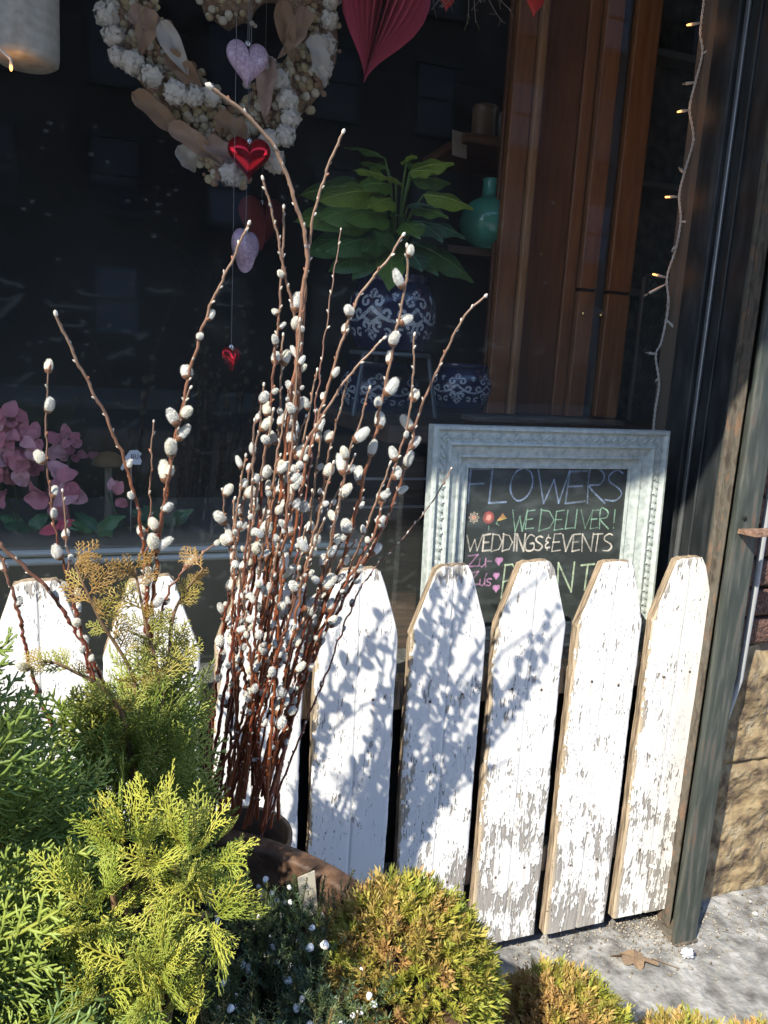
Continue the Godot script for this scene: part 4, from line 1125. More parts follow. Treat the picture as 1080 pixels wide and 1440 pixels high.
# ---------------------------------------------------------------- cabinet doors and wire screen right of the plant
func build_cabinet() -> void:
	var z := -0.46
	var t := thing("wooden_cabinet", "tall orange brown wooden cabinet with paired doors and brass knobs", "cabinet", Vector3(0.987, 1.093, z))
	var tones := [wood(Color(0.14, 0.052, 0.016), Color(0.21, 0.085, 0.028), 190, 0.45, 5.0, 0.5), wood(Color(0.2, 0.095, 0.035), Color(0.28, 0.145, 0.06), 191, 0.5), wood(Color(0.085, 0.03, 0.01), Color(0.13, 0.05, 0.018), 192, 0.45, 5.0, 0.5), mat(Color(0.03, 0.034, 0.04), 0.5)]
	var H := 1.55
	var strips := [["stile", 0.829, 0.880, 0.0, 0], ["bead", 0.880, 0.900, 0.012, 1], ["panel", 0.900, 1.012, -0.018, 2], ["bead", 1.012, 1.046, -0.012, 0], ["stile", 1.046, 1.093, 0.004, 0], ["gap", 1.093, 1.126, -0.012, 3], ["stile", 1.126, 1.192, 0.004, 0]]
	var cut := 1.395 - t.position.y
	for s in strips:
		var split: bool = s[0] == "stile" and s[1] > 1.006
		var spans := [[0.0, cut - 0.002], [cut + 0.004, H]] if split else [[0.0, H]]
		for h in spans:
			var st := MB.new()
			st.box(Vector3((s[1] + s[2]) / 2 - t.position.x, (h[0] + h[1]) / 2, s[3]), Vector3(s[2] - s[1] - 0.0015, h[1] - h[0], 0.024), 0.003)
			put(s[0], st.mesh(tones[s[4]]), t)
	for q in [Vector3(1.056, 1.340, -0.435), Vector3(1.106, 1.340, -0.435)]:
		var st := MB.new()
		st.ball(q - t.position, Vector3(0.006, 0.006, 0.006), 10)
		bar(st, q - t.position, q - t.position - Vector3(0, 0, 0.014), 0.0025)
		put("knob", st.mesh(mat(Color(0.75, 0.5, 0.18), 0.2, 1.0)), t)
	var st := MB.new()
	st.box(Vector3(0.015, H / 2, -0.04), Vector3(1.192 - 0.858, H, 0.016), 0.003)
	put("carcass", st.mesh(tones[2]), t)
	st = MB.new()
	st.box(Vector3(0.0, -0.018, 0.01), Vector3(1.192 - 0.829 + 0.05, 0.03, 0.08), 0.004)
	put("plinth", st.mesh(wood(Color(0.06, 0.045, 0.035), Color(0.13, 0.1, 0.08), 193, 0.6, 0.8, 9.0)), t)
	# wire screen on a dim frame behind the string of lights
	var w := thing("wire_screen", "diamond wire mesh screen between the cabinet and the window frame", "screen", Vector3(1.269, 1.087, -0.5))
	st = MB.new()
	var ww := 0.14; var hh := 0.36
	for k in range(-8, 20):
		for s in [-1.0, 1.0]:
			var x0 := 0.0 if s > 0 else ww
			var y0 := k * 0.022
			var a := Vector3(x0, y0, 0.001 * s); var b := Vector3(ww - x0, y0 + 0.2, 0.001 * s)
			var t0 := clampf((0.0 - y0) / 0.2, 0.0, 1.0); var t1 := clampf((hh - y0) / 0.2, 0.0, 1.0)
			if t1 > t0 + 0.02: bar(st, a.lerp(b, t0), a.lerp(b, t1), 0.0008, 4)
	put("wire_mesh", st.mesh(mat(Color(0.08, 0.08, 0.08), 0.5, 0.5)), w)
	st = MB.new()
	st.box(Vector3(-0.004, hh / 2, 0), Vector3(0.008, hh, 0.012), 0.002)
	st.box(Vector3(ww + 0.004, hh / 2, 0), Vector3(0.008, hh, 0.012), 0.002)
	st.box(Vector3(ww / 2, hh + 0.004, 0), Vector3(ww, 0.008, 0.012), 0.002)
	put("frame", st.mesh(mat(Color(0.12, 0.1, 0.08), 0.6)), w)
	var wall := thing("plaster_wall", "dim olive plaster wall behind the fairy lights at the window edge", "wall", Vector3(1.62, 0.1, -0.78))
	st = MB.new()
	st.box(Vector3(0, 1.35, 0), Vector3(0.62, 2.7, 0.06), 0.004)
	put("face", st.mesh(noise_mat(0.02, 195, [0.2, 0.8], [Color(0.04, 0.038, 0.03), Color(0.09, 0.085, 0.068)], Vector3(2, 2, 2), 0.9)), wall)
	for y in [1.33, 1.62, 1.95]:
		st = MB.new()
		st.box(Vector3(-0.09, y, 0.05), Vector3(0.34, 0.02, 0.07), 0.003)
		put("ledge", st.mesh(mat(Color(0.1, 0.095, 0.08), 0.8)), wall)
	var bx := thing("storage_box", "small slate blue box high up between the cabinet and the fairy lights", "box", Vector3(1.55, 0.1 + 1.96, -0.72))
	st = MB.new()
	st.box(Vector3(0, 0.05, 0), Vector3(0.07, 0.1, 0.05), 0.003)
	put("carton", st.mesh(mat(Color(0.1, 0.13, 0.2), 0.7)), bx)
	st = MB.new()
	st.box(Vector3(0, 0.106, 0), Vector3(0.074, 0.012, 0.054), 0.003)
	put("lid", st.mesh(mat(Color(0.13, 0.16, 0.23), 0.7)), bx)

# ---------------------------------------------------------------- fairy lights
func build_string_lights() -> void:
	var t := thing("fairy_lights", "white wired string of tiny warm fairy lights hanging down the window edge", "string lights", Vector3(1.187, 1.992, -0.300))
	var path := PackedVector3Array([Vector3(1.181, 2.071, -0.300), Vector3(1.187, 1.992, -0.300), Vector3(1.188, 1.930, -0.300), Vector3(1.200, 1.890, -0.300), Vector3(1.190, 1.825, -0.300), Vector3(1.185, 1.775, -0.300), Vector3(1.204, 1.719, -0.300), Vector3(1.192, 1.652, -0.300), Vector3(1.185, 1.599, -0.300), Vector3(1.197, 1.548, -0.300), Vector3(1.193, 1.486, -0.300), Vector3(1.179, 1.423, -0.300), Vector3(1.192, 1.362, -0.300), Vector3(1.185, 1.282, -0.300), Vector3(1.174, 1.249, -0.300), Vector3(1.193, 1.185, -0.300), Vector3(1.191, 1.119, -0.300), Vector3(1.196, 1.019, -0.300)])
	var q := spline(path, 0.003)
	var wire := mat(Color(0.78, 0.77, 0.72), 0.5)
	for s in 2:
		var st := MB.new()
		var w := PackedVector3Array()
		for i in q.size():
			var a := i * 0.55 + s * PI
			w.append(q[i] - t.position + Vector3(cos(a), 0, sin(a)) * 0.0017)
		st.tube(w, even(w.size(), 0.0012), 5)
		put("wire", st.mesh(wire), t)
	var glow := StandardMaterial3D.new()
	glow.albedo_color = Color(1.0, 0.85, 0.6)
	glow.emission_enabled = true
	glow.emission = Color(1.0, 0.66, 0.36)
	glow.emission_energy_multiplier = 2.2
	var clear := mat(Color(0.5, 0.46, 0.38), 0.2)
	var bulbs := [[Vector3(1.152, 1.936, -0.295), Vector3(1.185, 1.947, -0.300), 1], [Vector3(1.220, 1.900, -0.290), Vector3(1.200, 1.890, -0.300), 1], [Vector3(1.159, 1.822, -0.295), Vector3(1.189, 1.831, -0.300), 0], [Vector3(1.154, 1.766, -0.295), Vector3(1.185, 1.775, -0.300), 1], [Vector3(1.222, 1.719, -0.290), Vector3(1.204, 1.716, -0.300), 1], [Vector3(1.174, 1.653, -0.295), Vector3(1.190, 1.647, -0.300), 0], [Vector3(1.149, 1.591, -0.295), Vector3(1.185, 1.597, -0.300), 1], [Vector3(1.220, 1.546, -0.290), Vector3(1.197, 1.545, -0.300), 1], [Vector3(1.181, 1.482, -0.295), Vector3(1.193, 1.493, -0.300), 0], [Vector3(1.140, 1.426, -0.295), Vector3(1.179, 1.423, -0.300), 1], [Vector3(1.182, 1.364, -0.290), Vector3(1.193, 1.359, -0.300), 0], [Vector3(1.218, 1.308, -0.290), Vector3(1.193, 1.330, -0.300), 0], [Vector3(1.124, 1.380, -0.295), Vector3(1.177, 1.408, -0.300), 0], [Vector3(1.146, 1.254, -0.295), Vector3(1.177, 1.253, -0.300), 0], [Vector3(1.176, 1.192, -0.290), Vector3(1.189, 1.198, -0.300), 0]]
	for b in bulbs:
		var d: Vector3 = (b[0] - b[1]).normalized()
		var st := MB.new()
		st.tube(PackedVector3Array([b[1] - t.position, b[1].lerp(b[0], 0.4) - t.position, b[1].lerp(b[0], 0.8) - t.position]), PackedFloat32Array([0.0016, 0.003, 0.0034]), 8)
		var sock := put("socket", st.mesh(wire), t)
		st = MB.new()
		st.ball(b[0] - t.position, Vector3(0.0024, 0.006, 0.0024), 8, basis_along(d))
		put("bulb", st.mesh(glow if b[2] else clear), sock)
		if b[2]:
			var l := OmniLight3D.new()
			l.name = "bulb_light"
			l.light_color = Color(1.0, 0.7, 0.4)
			l.light_energy = 0.0004
			l.light_size = 0.002
			l.omni_range = 5.0
			l.omni_attenuation = 2.0
			l.shadow_enabled = true
			l.position = b[0] - t.position + d * 0.0
			t.add_child(l, true)
	var f := thing("fairy_light", "single warm fairy light under the cream hanging pot", "string lights", Vector3(-0.167, 1.661, -0.360))
	var st := MB.new()
	st.ball(Vector3.ZERO, Vector3(0.003, 0.006, 0.003), 8)
	put("bulb", st.mesh(glow), f)
	st = MB.new()
	st.tube(PackedVector3Array([Vector3(0, 0.004, 0), Vector3(0, 0.014, 0), Vector3(-0.035, 0.04, 0), Vector3(-0.045, 1.0, 0)]), PackedFloat32Array([0.003, 0.0025, 0.0012, 0.0012]), 6)
	put("wire", st.mesh(wire), f)
	var l := OmniLight3D.new()
	l.name = "bulb_light"
	l.light_color = Color(1.0, 0.7, 0.4); l.light_energy = 0.0006; l.light_size = 0.002; l.omni_range = 5.0; l.omni_attenuation = 2.0; l.shadow_enabled = true
	f.add_child(l, true)

# ---------------------------------------------------------------- planter and conifers
func frond(st: MB, from: Vector3, dir: float, length: float, depth: int, r: float, bend: float) -> void:
	# a flat fern-like spray of scale leaves in the xy plane, drooping a little along z
	var n := maxi(3, int(length / (0.0058 if depth else 0.0085)))
	var pts := PackedVector3Array(); var rad := PackedFloat32Array(); var cols := PackedColorArray()
	var q := from
	var a := dir
	for i in n + 1:
		var s := float(i) / n
		pts.append(q)
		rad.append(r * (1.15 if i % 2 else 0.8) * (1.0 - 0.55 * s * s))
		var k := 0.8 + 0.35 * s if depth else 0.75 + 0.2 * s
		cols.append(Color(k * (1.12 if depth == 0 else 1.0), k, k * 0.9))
		if depth < 2 and i > 0 and i < n:
			var side := 1.0 if i % 2 else -1.0
			var l2 := (length * (1.0 - s) * 0.62 + 0.006) * (0.55 + 0.45 * smoothstep(0.0, 0.25, s)) * rnd(0.75, 1.15)
			if depth == 1: l2 = minf(l2 * 0.8, 0.017) * rnd(0.7, 1.1)
			if l2 > 0.0045: frond(st, q, a + side * rnd(0.55, 0.85), l2, depth + 1, r * (0.86 if depth == 0 else 0.92), bend)
		a += rnd(-0.05, 0.05)
		q += Vector3(sin(a), cos(a), -bend * s + rnd(-0.12, 0.12)) * (length / n)
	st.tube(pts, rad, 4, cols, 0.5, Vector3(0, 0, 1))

func fan_bush(parent: Node, called: String, meshes: Array, places: Array, cols: Array) -> void:   # scatter the variants of one spray
	for k in meshes.size():
		var p := []; var c := []
		for i in places.size():
			if i % meshes.size() == k: p.append(places[i]); c.append(cols[i])
		many(called, meshes[k], p, c, parent)

func spray_at(q: Vector3, dir: Vector3, face: Vector3, size: float) -> Transform3D:
	return aim(q, q + dir, face).scaled_local(Vector3.ONE * size)

func build_planter() -> void:
	var t := thing("round_planter", "large round brown planter tub full of evergreens in front of the fence", "planter", Vector3(-0.06, 0, 0.62))
	var st := MB.new()
	st.lathe(PackedVector2Array([Vector2(0.28, 0.0), Vector2(0.30, 0.01), Vector2(0.362, 0.55), Vector2(0.374, 0.56), Vector2(0.376, 0.586), Vector2(0.371, 0.592), Vector2(0.353, 0.592), Vector2(0.347, 0.586), Vector2(0.33, 0.46)]), 96)
	put("tub", st.mesh(noise_mat(0.02, 211, [0.15, 0.5, 0.85], [Color(0.035, 0.02, 0.013), Color(0.085, 0.045, 0.027), Color(0.15, 0.085, 0.05)], Vector3(3, 3, 3), 0.55, 0.2)), t)
	st = MB.new()
	var lump := noisy(14.0, 4, 212)
	st.grid(func(u, v):
		var r = 0.342 * v
		var x = cos(u * TAU) * r; var z = sin(u * TAU) * r
		return Vector3(x, 0.515 + 0.02 * lump.get_noise_2d(x, z), z), 60, 24)
	put("soil", st.mesh(noise_mat(0.06, 213, [0.2, 0.8], [Color(0.012, 0.009, 0.006), Color(0.05, 0.035, 0.024)], Vector3(8, 8, 8), 0.95, 0.8)), t)
	var leafm := vmat(0.5, 0.35)
	var fans := []
	for k in 6:
		st = MB.new()
		frond(st, Vector3.ZERO, 0.0, rnd(0.085, 0.11), 0, 0.0021, rnd(0.1, 0.6))
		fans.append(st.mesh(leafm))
	var twig_m := noise_mat(0.03, 214, [0.2, 0.8], [Color(0.10, 0.06, 0.03), Color(0.27, 0.165, 0.08)], Vector3(8, 4, 8), 0.8)
	# dark green arborvitae, left
	var a := thing("arborvitae", "deep green arborvitae at the left edge of the planter", "shrub", Vector3(-0.20, 0.52, 0.57))
	var places := []; var cols := []
	for i in 430:
		var h := rng.randf() if i < 330 else rnd(0.0, 0.5)
		var az := rnd(0, TAU)
		var out := Vector3(cos(az), 0, sin(az))
		var R := 0.19 * (1.0 - pow(h, 2.0))
		var q := Vector3(0, 0.02 + 0.44 * h, 0) + out * R * sqrt(rnd(0.25, 0.85))
		var dir := out * rnd(0.4, 1.0) + Vector3.UP * rnd(0.3, 1.2)
		places.append(spray_at(q, dir, out.cross(Vector3.UP) + Vector3(rnd(-0.8, 0.8), rnd(-0.3, 0.3), rnd(-0.8, 0.8)), rnd(0.6, 1.1)))
		var g := rng.randf()
		cols.append(Color(0.09, 0.155, 0.03).lerp(Color(0.30, 0.36, 0.07), g))
	fan_bush(a, "foliage", fans, places, cols)
	st = MB.new()
	st.tube(PackedVector3Array([Vector3(0, -0.03, 0), Vector3(0.01, 0.2, 0), Vector3(0.0, 0.5, 0.01)]), PackedFloat32Array([0.02, 0.013, 0.003]), 8)
	put("trunk", st.mesh(twig_m), a)
	for k in 10:
		st = MB.new()
		var az := rnd(0, TAU); var y := rnd(0.05, 0.3)
		bar(st, Vector3(0.005, y, 0), Vector3(cos(az) * 0.12, y + 0.1, sin(az) * 0.12), 0.003)
		put("branch", st.mesh(twig_m), a)
	# arborvitae with a browned, thinning top, middle
	var b := thing("arborvitae", "arborvitae with thin browned leader shoots, right of the deep green one", "shrub", Vector3(0.015, 0.52, 0.325))
	places = []; cols = []
	var leaders := [PackedVector3Array([Vector3(0, -0.02, 0), Vector3(0.0, 0.2, 0), Vector3(0.015, 0.824, 0.340) - b.position, Vector3(-0.022, 0.907, 0.350) - b.position, Vector3(-0.046, 0.970, 0.350) - b.position]), PackedVector3Array([Vector3(0.01, 0.1, 0), Vector3(0.043, 0.799, 0.330) - b.position, Vector3(0.028, 0.889, 0.330) - b.position, Vector3(0.016, 0.958, 0.330) - b.position]), PackedVector3Array([Vector3(0.01, 0.16, 0), Vector3(0.053, 0.826, 0.310) - b.position, Vector3(0.062, 0.894, 0.300) - b.position, Vector3(0.095, 0.947, 0.300) - b.position]), PackedVector3Array([Vector3(0, 0.12, 0.02), Vector3(-0.001, 0.809, 0.380) - b.position, Vector3(-0.054, 0.868, 0.390) - b.position, Vector3(-0.078, 0.877, 0.390) - b.position])]
	for k in leaders.size():
		var path := spline(leaders[k], 0.012)
		var rad := PackedFloat32Array()
		for i in path.size(): rad.append(lerpf(0.0045, 0.0012, float(i) / path.size()))
		st = MB.new()
		st.tube(path, rad, 7)
		put("trunk" if k == 0 else "branch", st.mesh(twig_m), b)
		for i in range(3, path.size()):
			var s := float(i) / path.size()
			if rng.randf() > 0.92 - 0.1 * s or path[i].y < 0.12: continue
			var d := (path[mini(i + 1, path.size() - 1)] - path[i - 1]).normalized()
			var side := Vector3(rnd(-1, 1), rnd(-0.2, 0.3), rnd(-0.6, 0.8)).normalized()
			places.append(spray_at(path[i], d * 0.7 + side * 0.9, Vector3(rnd(-0.6, 0.6), rnd(-0.2, 0.5), 1.0), rnd(0.45, 0.85) * (1.0 - 0.5 * s)))
			var h := clampf((path[i].y - 0.2) / 0.3, 0.0, 1.0)
			var green := Color(0.30, 0.35, 0.07); var gold := Color(0.36, 0.22, 0.07)
			cols.append(green.lerp(gold, clampf(h * 1.3 - 0.1 + rnd(-0.35, 0.3), 0.0, 1.0)))
	for i in 190:
		var h := pow(rng.randf(), 0.9)
		var az := rnd(0, TAU)
		var out := Vector3(cos(az), 0, sin(az))
		var q := Vector3(0.0, 0.02 + 0.24 * h, 0) + out * (0.082 * (1.0 - 0.4 * h)) * rnd(0.3, 0.85)
		places.append(spray_at(q, out * rnd(0.5, 1.0) + Vector3.UP * rnd(0.3, 1.1), out.cross(Vector3.UP) + Vector3(rnd(-0.9, 0.9), rnd(-0.3, 0.3), rnd(-0.9, 0.9)), rnd(0.5, 0.95)))
		cols.append(Color(0.13, 0.20, 0.035).lerp(Color(0.36, 0.39, 0.075), rng.randf() * (0.4 + 0.6 * h)))
	fan_bush(b, "foliage", fans, places, cols)
	# bright golden arborvitae in front
	var g := thing("golden_arborvitae", "bright yellow-green feathery arborvitae clump at the front of the planter", "shrub", Vector3(0.021, 0.788, 0.670) - Vector3(0, 0.20, 0.02))
	places = []; cols = []
	for i in 210:
		var az := rnd(0, TAU)
		var up := rnd(-0.95, 1.0)
		var out := (Vector3(cos(az), 0, sin(az)) * sqrt(1.0 - up * up * 0.9) + Vector3.UP * up).normalized()
		var lobe: Vector3 = [Vector3(-0.045, 0.0, 0.0), Vector3(0.035, 0.035, 0.0), Vector3(0.0, -0.05, 0.03), Vector3(-0.015, 0.045, -0.01), Vector3(0.05, -0.02, 0.01), Vector3(-0.05, -0.07, 0.02), Vector3(0.01, -0.1, 0.02)][i % 7]
		var q := Vector3(0, 0.20, 0.02) + lobe * 0.85 + out * 0.022 * rnd(0.3, 1.0)
		places.append(spray_at(q, out * 0.8 + Vector3.UP * rnd(0.1, 1.0) + Vector3(rnd(-0.3, 0.3), 0, rnd(-0.3, 0.3)), Vector3(rnd(-0.9, 0.9), rnd(-0.4, 0.4), rnd(-0.3, 1.0)), rnd(0.24, 0.5)))
		cols.append(Color(0.20, 0.27, 0.035).lerp(Color(0.50, 0.48, 0.08), rng.randf()))
	fan_bush(g, "foliage", fans, places, cols)
	for k in 8:
		st = MB.new()
		var az := TAU * k / 8
		st.tube(spline(PackedVector3Array([Vector3(0, -0.04, 0), Vector3(cos(az) * 0.02, 0.12, sin(az) * 0.02), Vector3(cos(az) * 0.03, 0.2, sin(az) * 0.03)]), 0.02), even(spline(PackedVector3Array([Vector3(0, -0.04, 0), Vector3(cos(az) * 0.02, 0.12, sin(az) * 0.02), Vector3(cos(az) * 0.03, 0.2, sin(az) * 0.03)]), 0.02).size(), 0.0028), 6)
		put("branch", st.mesh(twig_m), g)
	# drooping false cypress, lower left corner
	var d := thing("false_cypress", "drooping pale green false cypress sprays in the lower left corner", "shrub", Vector3(-0.11, 0.56, 0.75))
	places = []; cols = []
	for i in 110:
		var az := rnd(0, TAU)
		var out := Vector3(cos(az), 0, sin(az))
		var q := Vector3(0, 0.1 + rnd(-0.04, 0.09), 0) + out * rnd(0.01, 0.07)
		places.append(spray_at(q, out + Vector3(0.1, rnd(-1.0, 0.35), 0.2), Vector3(rnd(-0.6, 0.6), 0.4, 1), rnd(0.6, 1.1)))
		cols.append(Color(0.09, 0.16, 0.045).lerp(Color(0.22, 0.30, 0.09), rng.randf()))
	fan_bush(d, "foliage", fans, places, cols)
	st = MB.new()
	st.tube(PackedVector3Array([Vector3(0, -0.04, 0), Vector3(0, 0.06, 0.01), Vector3(0.01, 0.17, 0)]), PackedFloat32Array([0.008, 0.006, 0.002]), 8)
	put("trunk", st.mesh(twig_m), d)
	build_heather()
	build_globes()

func build_heather() -> void:
	var needle := vmat(0.5, 0.25)
	var sprigs := []
	for k in 4:
		var st := MB.new()
		var H := rnd(0.09, 0.12)
		var lean := Vector3(rnd(-0.02, 0.02), 0, rnd(-0.02, 0.02))
		st.tint = Color(0.9, 0.6, 0.4)
		st.tube(PackedVector3Array([Vector3.ZERO, Vector3(0, H * 0.5, 0) + lean * 0.3, Vector3(0, H, 0) + lean]), PackedFloat32Array([0.0013, 0.001, 0.0006]), 5)
		var n := int(H / 0.0026)
		for i in range(4, n):
			var s := float(i) / n
			var c := Vector3(0, H * s, 0) + lean * s * s
			for j in 4:
				var az := i * 0.7 + j * TAU / 4 + rnd(-0.3, 0.3)
				var o := Vector3(cos(az), rnd(0.3, 0.9), sin(az)).normalized()
				var L := rnd(0.006, 0.010) * (1.0 - 0.35 * s)
				var w := o.cross(Vector3.UP).normalized() * 0.0007
				var kk := rnd(0.75, 1.25)
				st.tint = Color(kk * (0.9 + 0.5 * s), kk * (0.95 + 0.3 * s), kk)
				st.face(c - w, c + o * L, c + w)
				st.face(c + o * L * 0.4 - w * 1.3, c + o * L, c + o * L * 0.4 + w * 1.3)
		# side shoots
		for e in 5:
			var s := rnd(0.3, 0.8)
			var c := Vector3(0, H * s, 0) + lean * s * s
			var az := rnd(0, TAU)
			var o := Vector3(cos(az), 1.3, sin(az)).normalized()
			for i in 12:
				var q := c + o * (0.003 * i)
				for j in 3:
					var b := Vector3(cos(i * 1.1 + j * 2.1), rnd(0.2, 0.9), sin(i * 1.1 + j * 2.1)).normalized()
					var w := b.cross(Vector3.UP).normalized() * 0.0007
					st.face(q - w, q + b * 0.0065, q + w)
		sprigs.append(st.mesh(needle))
	var bell := MB.new()
	bell.lathe(PackedVector2Array([Vector2(0.0012, 0.0), Vector2(0.0028, 0.0008), Vector2(0.0032, 0.003), Vector2(0.0022, 0.0055), Vector2(0.0008, 0.0068)]), 8)
	var bells := bell.mesh(mat(Color(0.78, 0.76, 0.72), 0.6))
	var clumps := [["winter heather with blue-green needles along the planter's back rim", Vector3(0.190, 0.515, 0.455), 0.06, 45, Color(0.06, 0.11, 0.065), Color(0.12, 0.19, 0.085), 0.72], ["dark winter heather with white bells between the golden shrubs", Vector3(0.145, 0.535, 0.570), 0.085, 80, Color(0.05, 0.085, 0.04), Color(0.12, 0.16, 0.06), 1.0], ["olive winter heather with white bells at the bottom edge of the picture", Vector3(0.060, 0.560, 0.790), 0.10, 90, Color(0.06, 0.09, 0.035), Color(0.2, 0.18, 0.085), 1.15], ["dull green heather at the bottom, left of the golden globe", Vector3(0.165, 0.530, 0.640), 0.06, 45, Color(0.05, 0.085, 0.045), Color(0.13, 0.15, 0.07), 0.8]]
	for c in clumps:
		var t := thing("winter_heather", c[0], "heather", c[1], "white winter heathers in the planter")
		var places := []; var cols := []
		for i in c[3]:
			var r: float = c[2] * sqrt(rng.randf())
			var az := rnd(0, TAU)
			var q := Vector3(cos(az) * r, rnd(-0.02, 0.02), sin(az) * r)
			var dir := Vector3(cos(az) * r / c[2] * 0.55 + rnd(-0.2, 0.2), 1, sin(az) * r / c[2] * 0.55 + rnd(-0.2, 0.2))
			var z: float = c[6] * rnd(0.75, 1.15)
			places.append(Transform3D(basis_along(dir, rnd(0, TAU)).scaled_local(Vector3.ONE * z), q))
			cols.append((c[4] as Color).lerp(c[5], pow(rng.randf(), 1.5)))
			if i < 22:
				for k in rng.randi_range(1, 3):
					var s := rnd(0.5, 0.95)
					var o := Vector3(rnd(-1, 1), rnd(-0.7, 0.0), rnd(-0.4, 1)).normalized()
					put("flower", bells, t, Transform3D(basis_along(o).scaled_local(Vector3.ONE * rnd(0.8, 1.3)), q + dir.normalized() * 0.105 * z * s + o * 0.004))
		fan_bush(t, "needles", sprigs, places, cols)
	var st := MB.new()
	st.box(Vector3(0, 0.03, 0), Vector3(0.022, 0.06, 0.0014), 0.0006)
	var tag_ := put("plant_label", st.mesh(mat(Color(0.62, 0.56, 0.42), 0.5)), self, Transform3D(Basis(Vector3.UP, 0.2) * Basis(Vector3.BACK, 0.12), Vector3(0.212, 0.545, 0.430)))
	tag(tag_, "cream plastic plant label stuck in the planter near the back rim", "label")

func build_globes() -> void:
	var needle := vmat(0.55, 0.3)
	var tufts := []
	for k in 5:
		var st := MB.new()
		for i in 26:
			var s := rng.randf()
			var c := Vector3(0, 0.016 * s, 0)
			var az := rnd(0, TAU)
			var o := Vector3(cos(az) * (1.0 - 0.5 * s), rnd(0.35, 0.9) + 0.5 * s, sin(az) * (1.0 - 0.5 * s)).normalized()
			var L := rnd(0.006, 0.0105)
			var w := o.cross(Vector3(0.2, 0.3, 0.9)).normalized() * 0.00085
			var n := o.cross(w).normalized() * 0.0005
			var kk := rnd(0.8, 1.2)
			st.tint = Color(kk, kk, kk)
			var p0 := st.p(c - w * 0.7); var p1 := st.p(c + o * L * 0.5 - w); var p2 := st.p(c + o * L)
			var p3 := st.p(c + o * L * 0.5 + w); var p4 := st.p(c + o * L * 0.5 + n)
			st.tri(p0, p1, p4); st.tri(p1, p2, p4); st.tri(p2, p3, p4); st.tri(p3, p0, p4)
		tufts.append(st.mesh(needle))
	var balls := [["golden globe conifer with bronzed left side, leaning over the planter rim", Vector3(0.280, 0.551, 0.570), Vector3(0.087, 0.1, 0.088), 2600, 0.36], ["bronze-tipped globe conifer in its own pot right of the planter", Vector3(0.517, 0.348, 0.530), Vector3(0.088, 0.1, 0.088), 2300, 0.62], ["small golden globe conifer peeping in at the bottom right", Vector3(0.708, 0.249, 0.560), Vector3(0.092, 0.1, 0.092), 1800, 0.5], ["bronze globe conifer at the bottom right corner", Vector3(0.935, 0.119, 0.500), Vector3(0.092, 0.1, 0.092), 1800, 0.7]]
	var patch := noisy(9.0, 2, 231)
	for q in balls:
		var t := thing("globe_conifer", q[0], "shrub", q[1], "globe conifers along the fence")
		var places := []; var cols := []
		for i in q[3]:
			var up = 1.0 - 2.0 * (i + 0.5) / q[3]
			var az = i * 2.39996 + rnd(-0.2, 0.2)
			var o := Vector3(cos(az) * sqrt(1.0 - up * up), up, sin(az) * sqrt(1.0 - up * up))
			var bump := 1.0 + 0.05 * patch.get_noise_3dv(o * 0.5) + rnd(-0.1, 0.01)
			var inner = i % 4 == 0
			if inner: bump *= 0.86
			var dir := (o + Vector3.UP * 0.35 + Vector3(rnd(-0.4, 0.4), rnd(-0.3, 0.3), rnd(-0.4, 0.4))).normalized()
			places.append(Transform3D(basis_along(dir, rnd(0, TAU)).scaled_local(Vector3.ONE * rnd(0.85, 1.35)), o * q[2] * bump))
			var bronze := clampf(q[4] + patch.get_noise_3dv(o * 0.35 + q[1] * 3.0) * 1.1 - o.x * 0.6 + o.y * 0.12 + rnd(-0.3, 0.3) - 0.15, 0.0, 1.0)
			var green := Color(0.20, 0.25, 0.03).lerp(Color(0.44, 0.38, 0.06), rng.randf() * (0.5 + 0.5 * up))
			cols.append(green.lerp(Color(0.46, 0.25, 0.10), bronze * 0.85))
		fan_bush(t, "needles", tufts, places, cols)
		var st := MB.new()
		var core := mat(Color(0.035, 0.03, 0.015), 0.95)
		st.ball(Vector3.ZERO, q[2] * 0.74, 20)
		put("inner_twigs", st.mesh(core), t)
		if q[1].x > 0.35:
			var py: float = maxf(q[1].y - 0.06, 0.05)
			var pot := thing("plastic_pot", "dark nursery pot under the " + q[0], "flower pot", Vector3(q[1].x, 0.0, q[1].z), "nursery pots under the globe conifers")
			st = MB.new()
			st.lathe(PackedVector2Array([Vector2(0.001, 0.004), Vector2(0.06, 0.004), Vector2(0.08, py * 0.86), Vector2(0.086, py * 0.87), Vector2(0.086, py), Vector2(0.08, py), Vector2(0.001, py * 0.9)]), 32)
			put("body", st.mesh(mat(Color(0.02, 0.02, 0.02), 0.6)), pot)
			st = MB.new()
			st.lathe(PackedVector2Array([Vector2(0.0865, py * 0.9), Vector2(0.0885, py * 0.92), Vector2(0.0885, py * 0.98), Vector2(0.0865, py)]), 32)
			put("rim", st.mesh(mat(Color(0.025, 0.025, 0.025), 0.5)), pot)

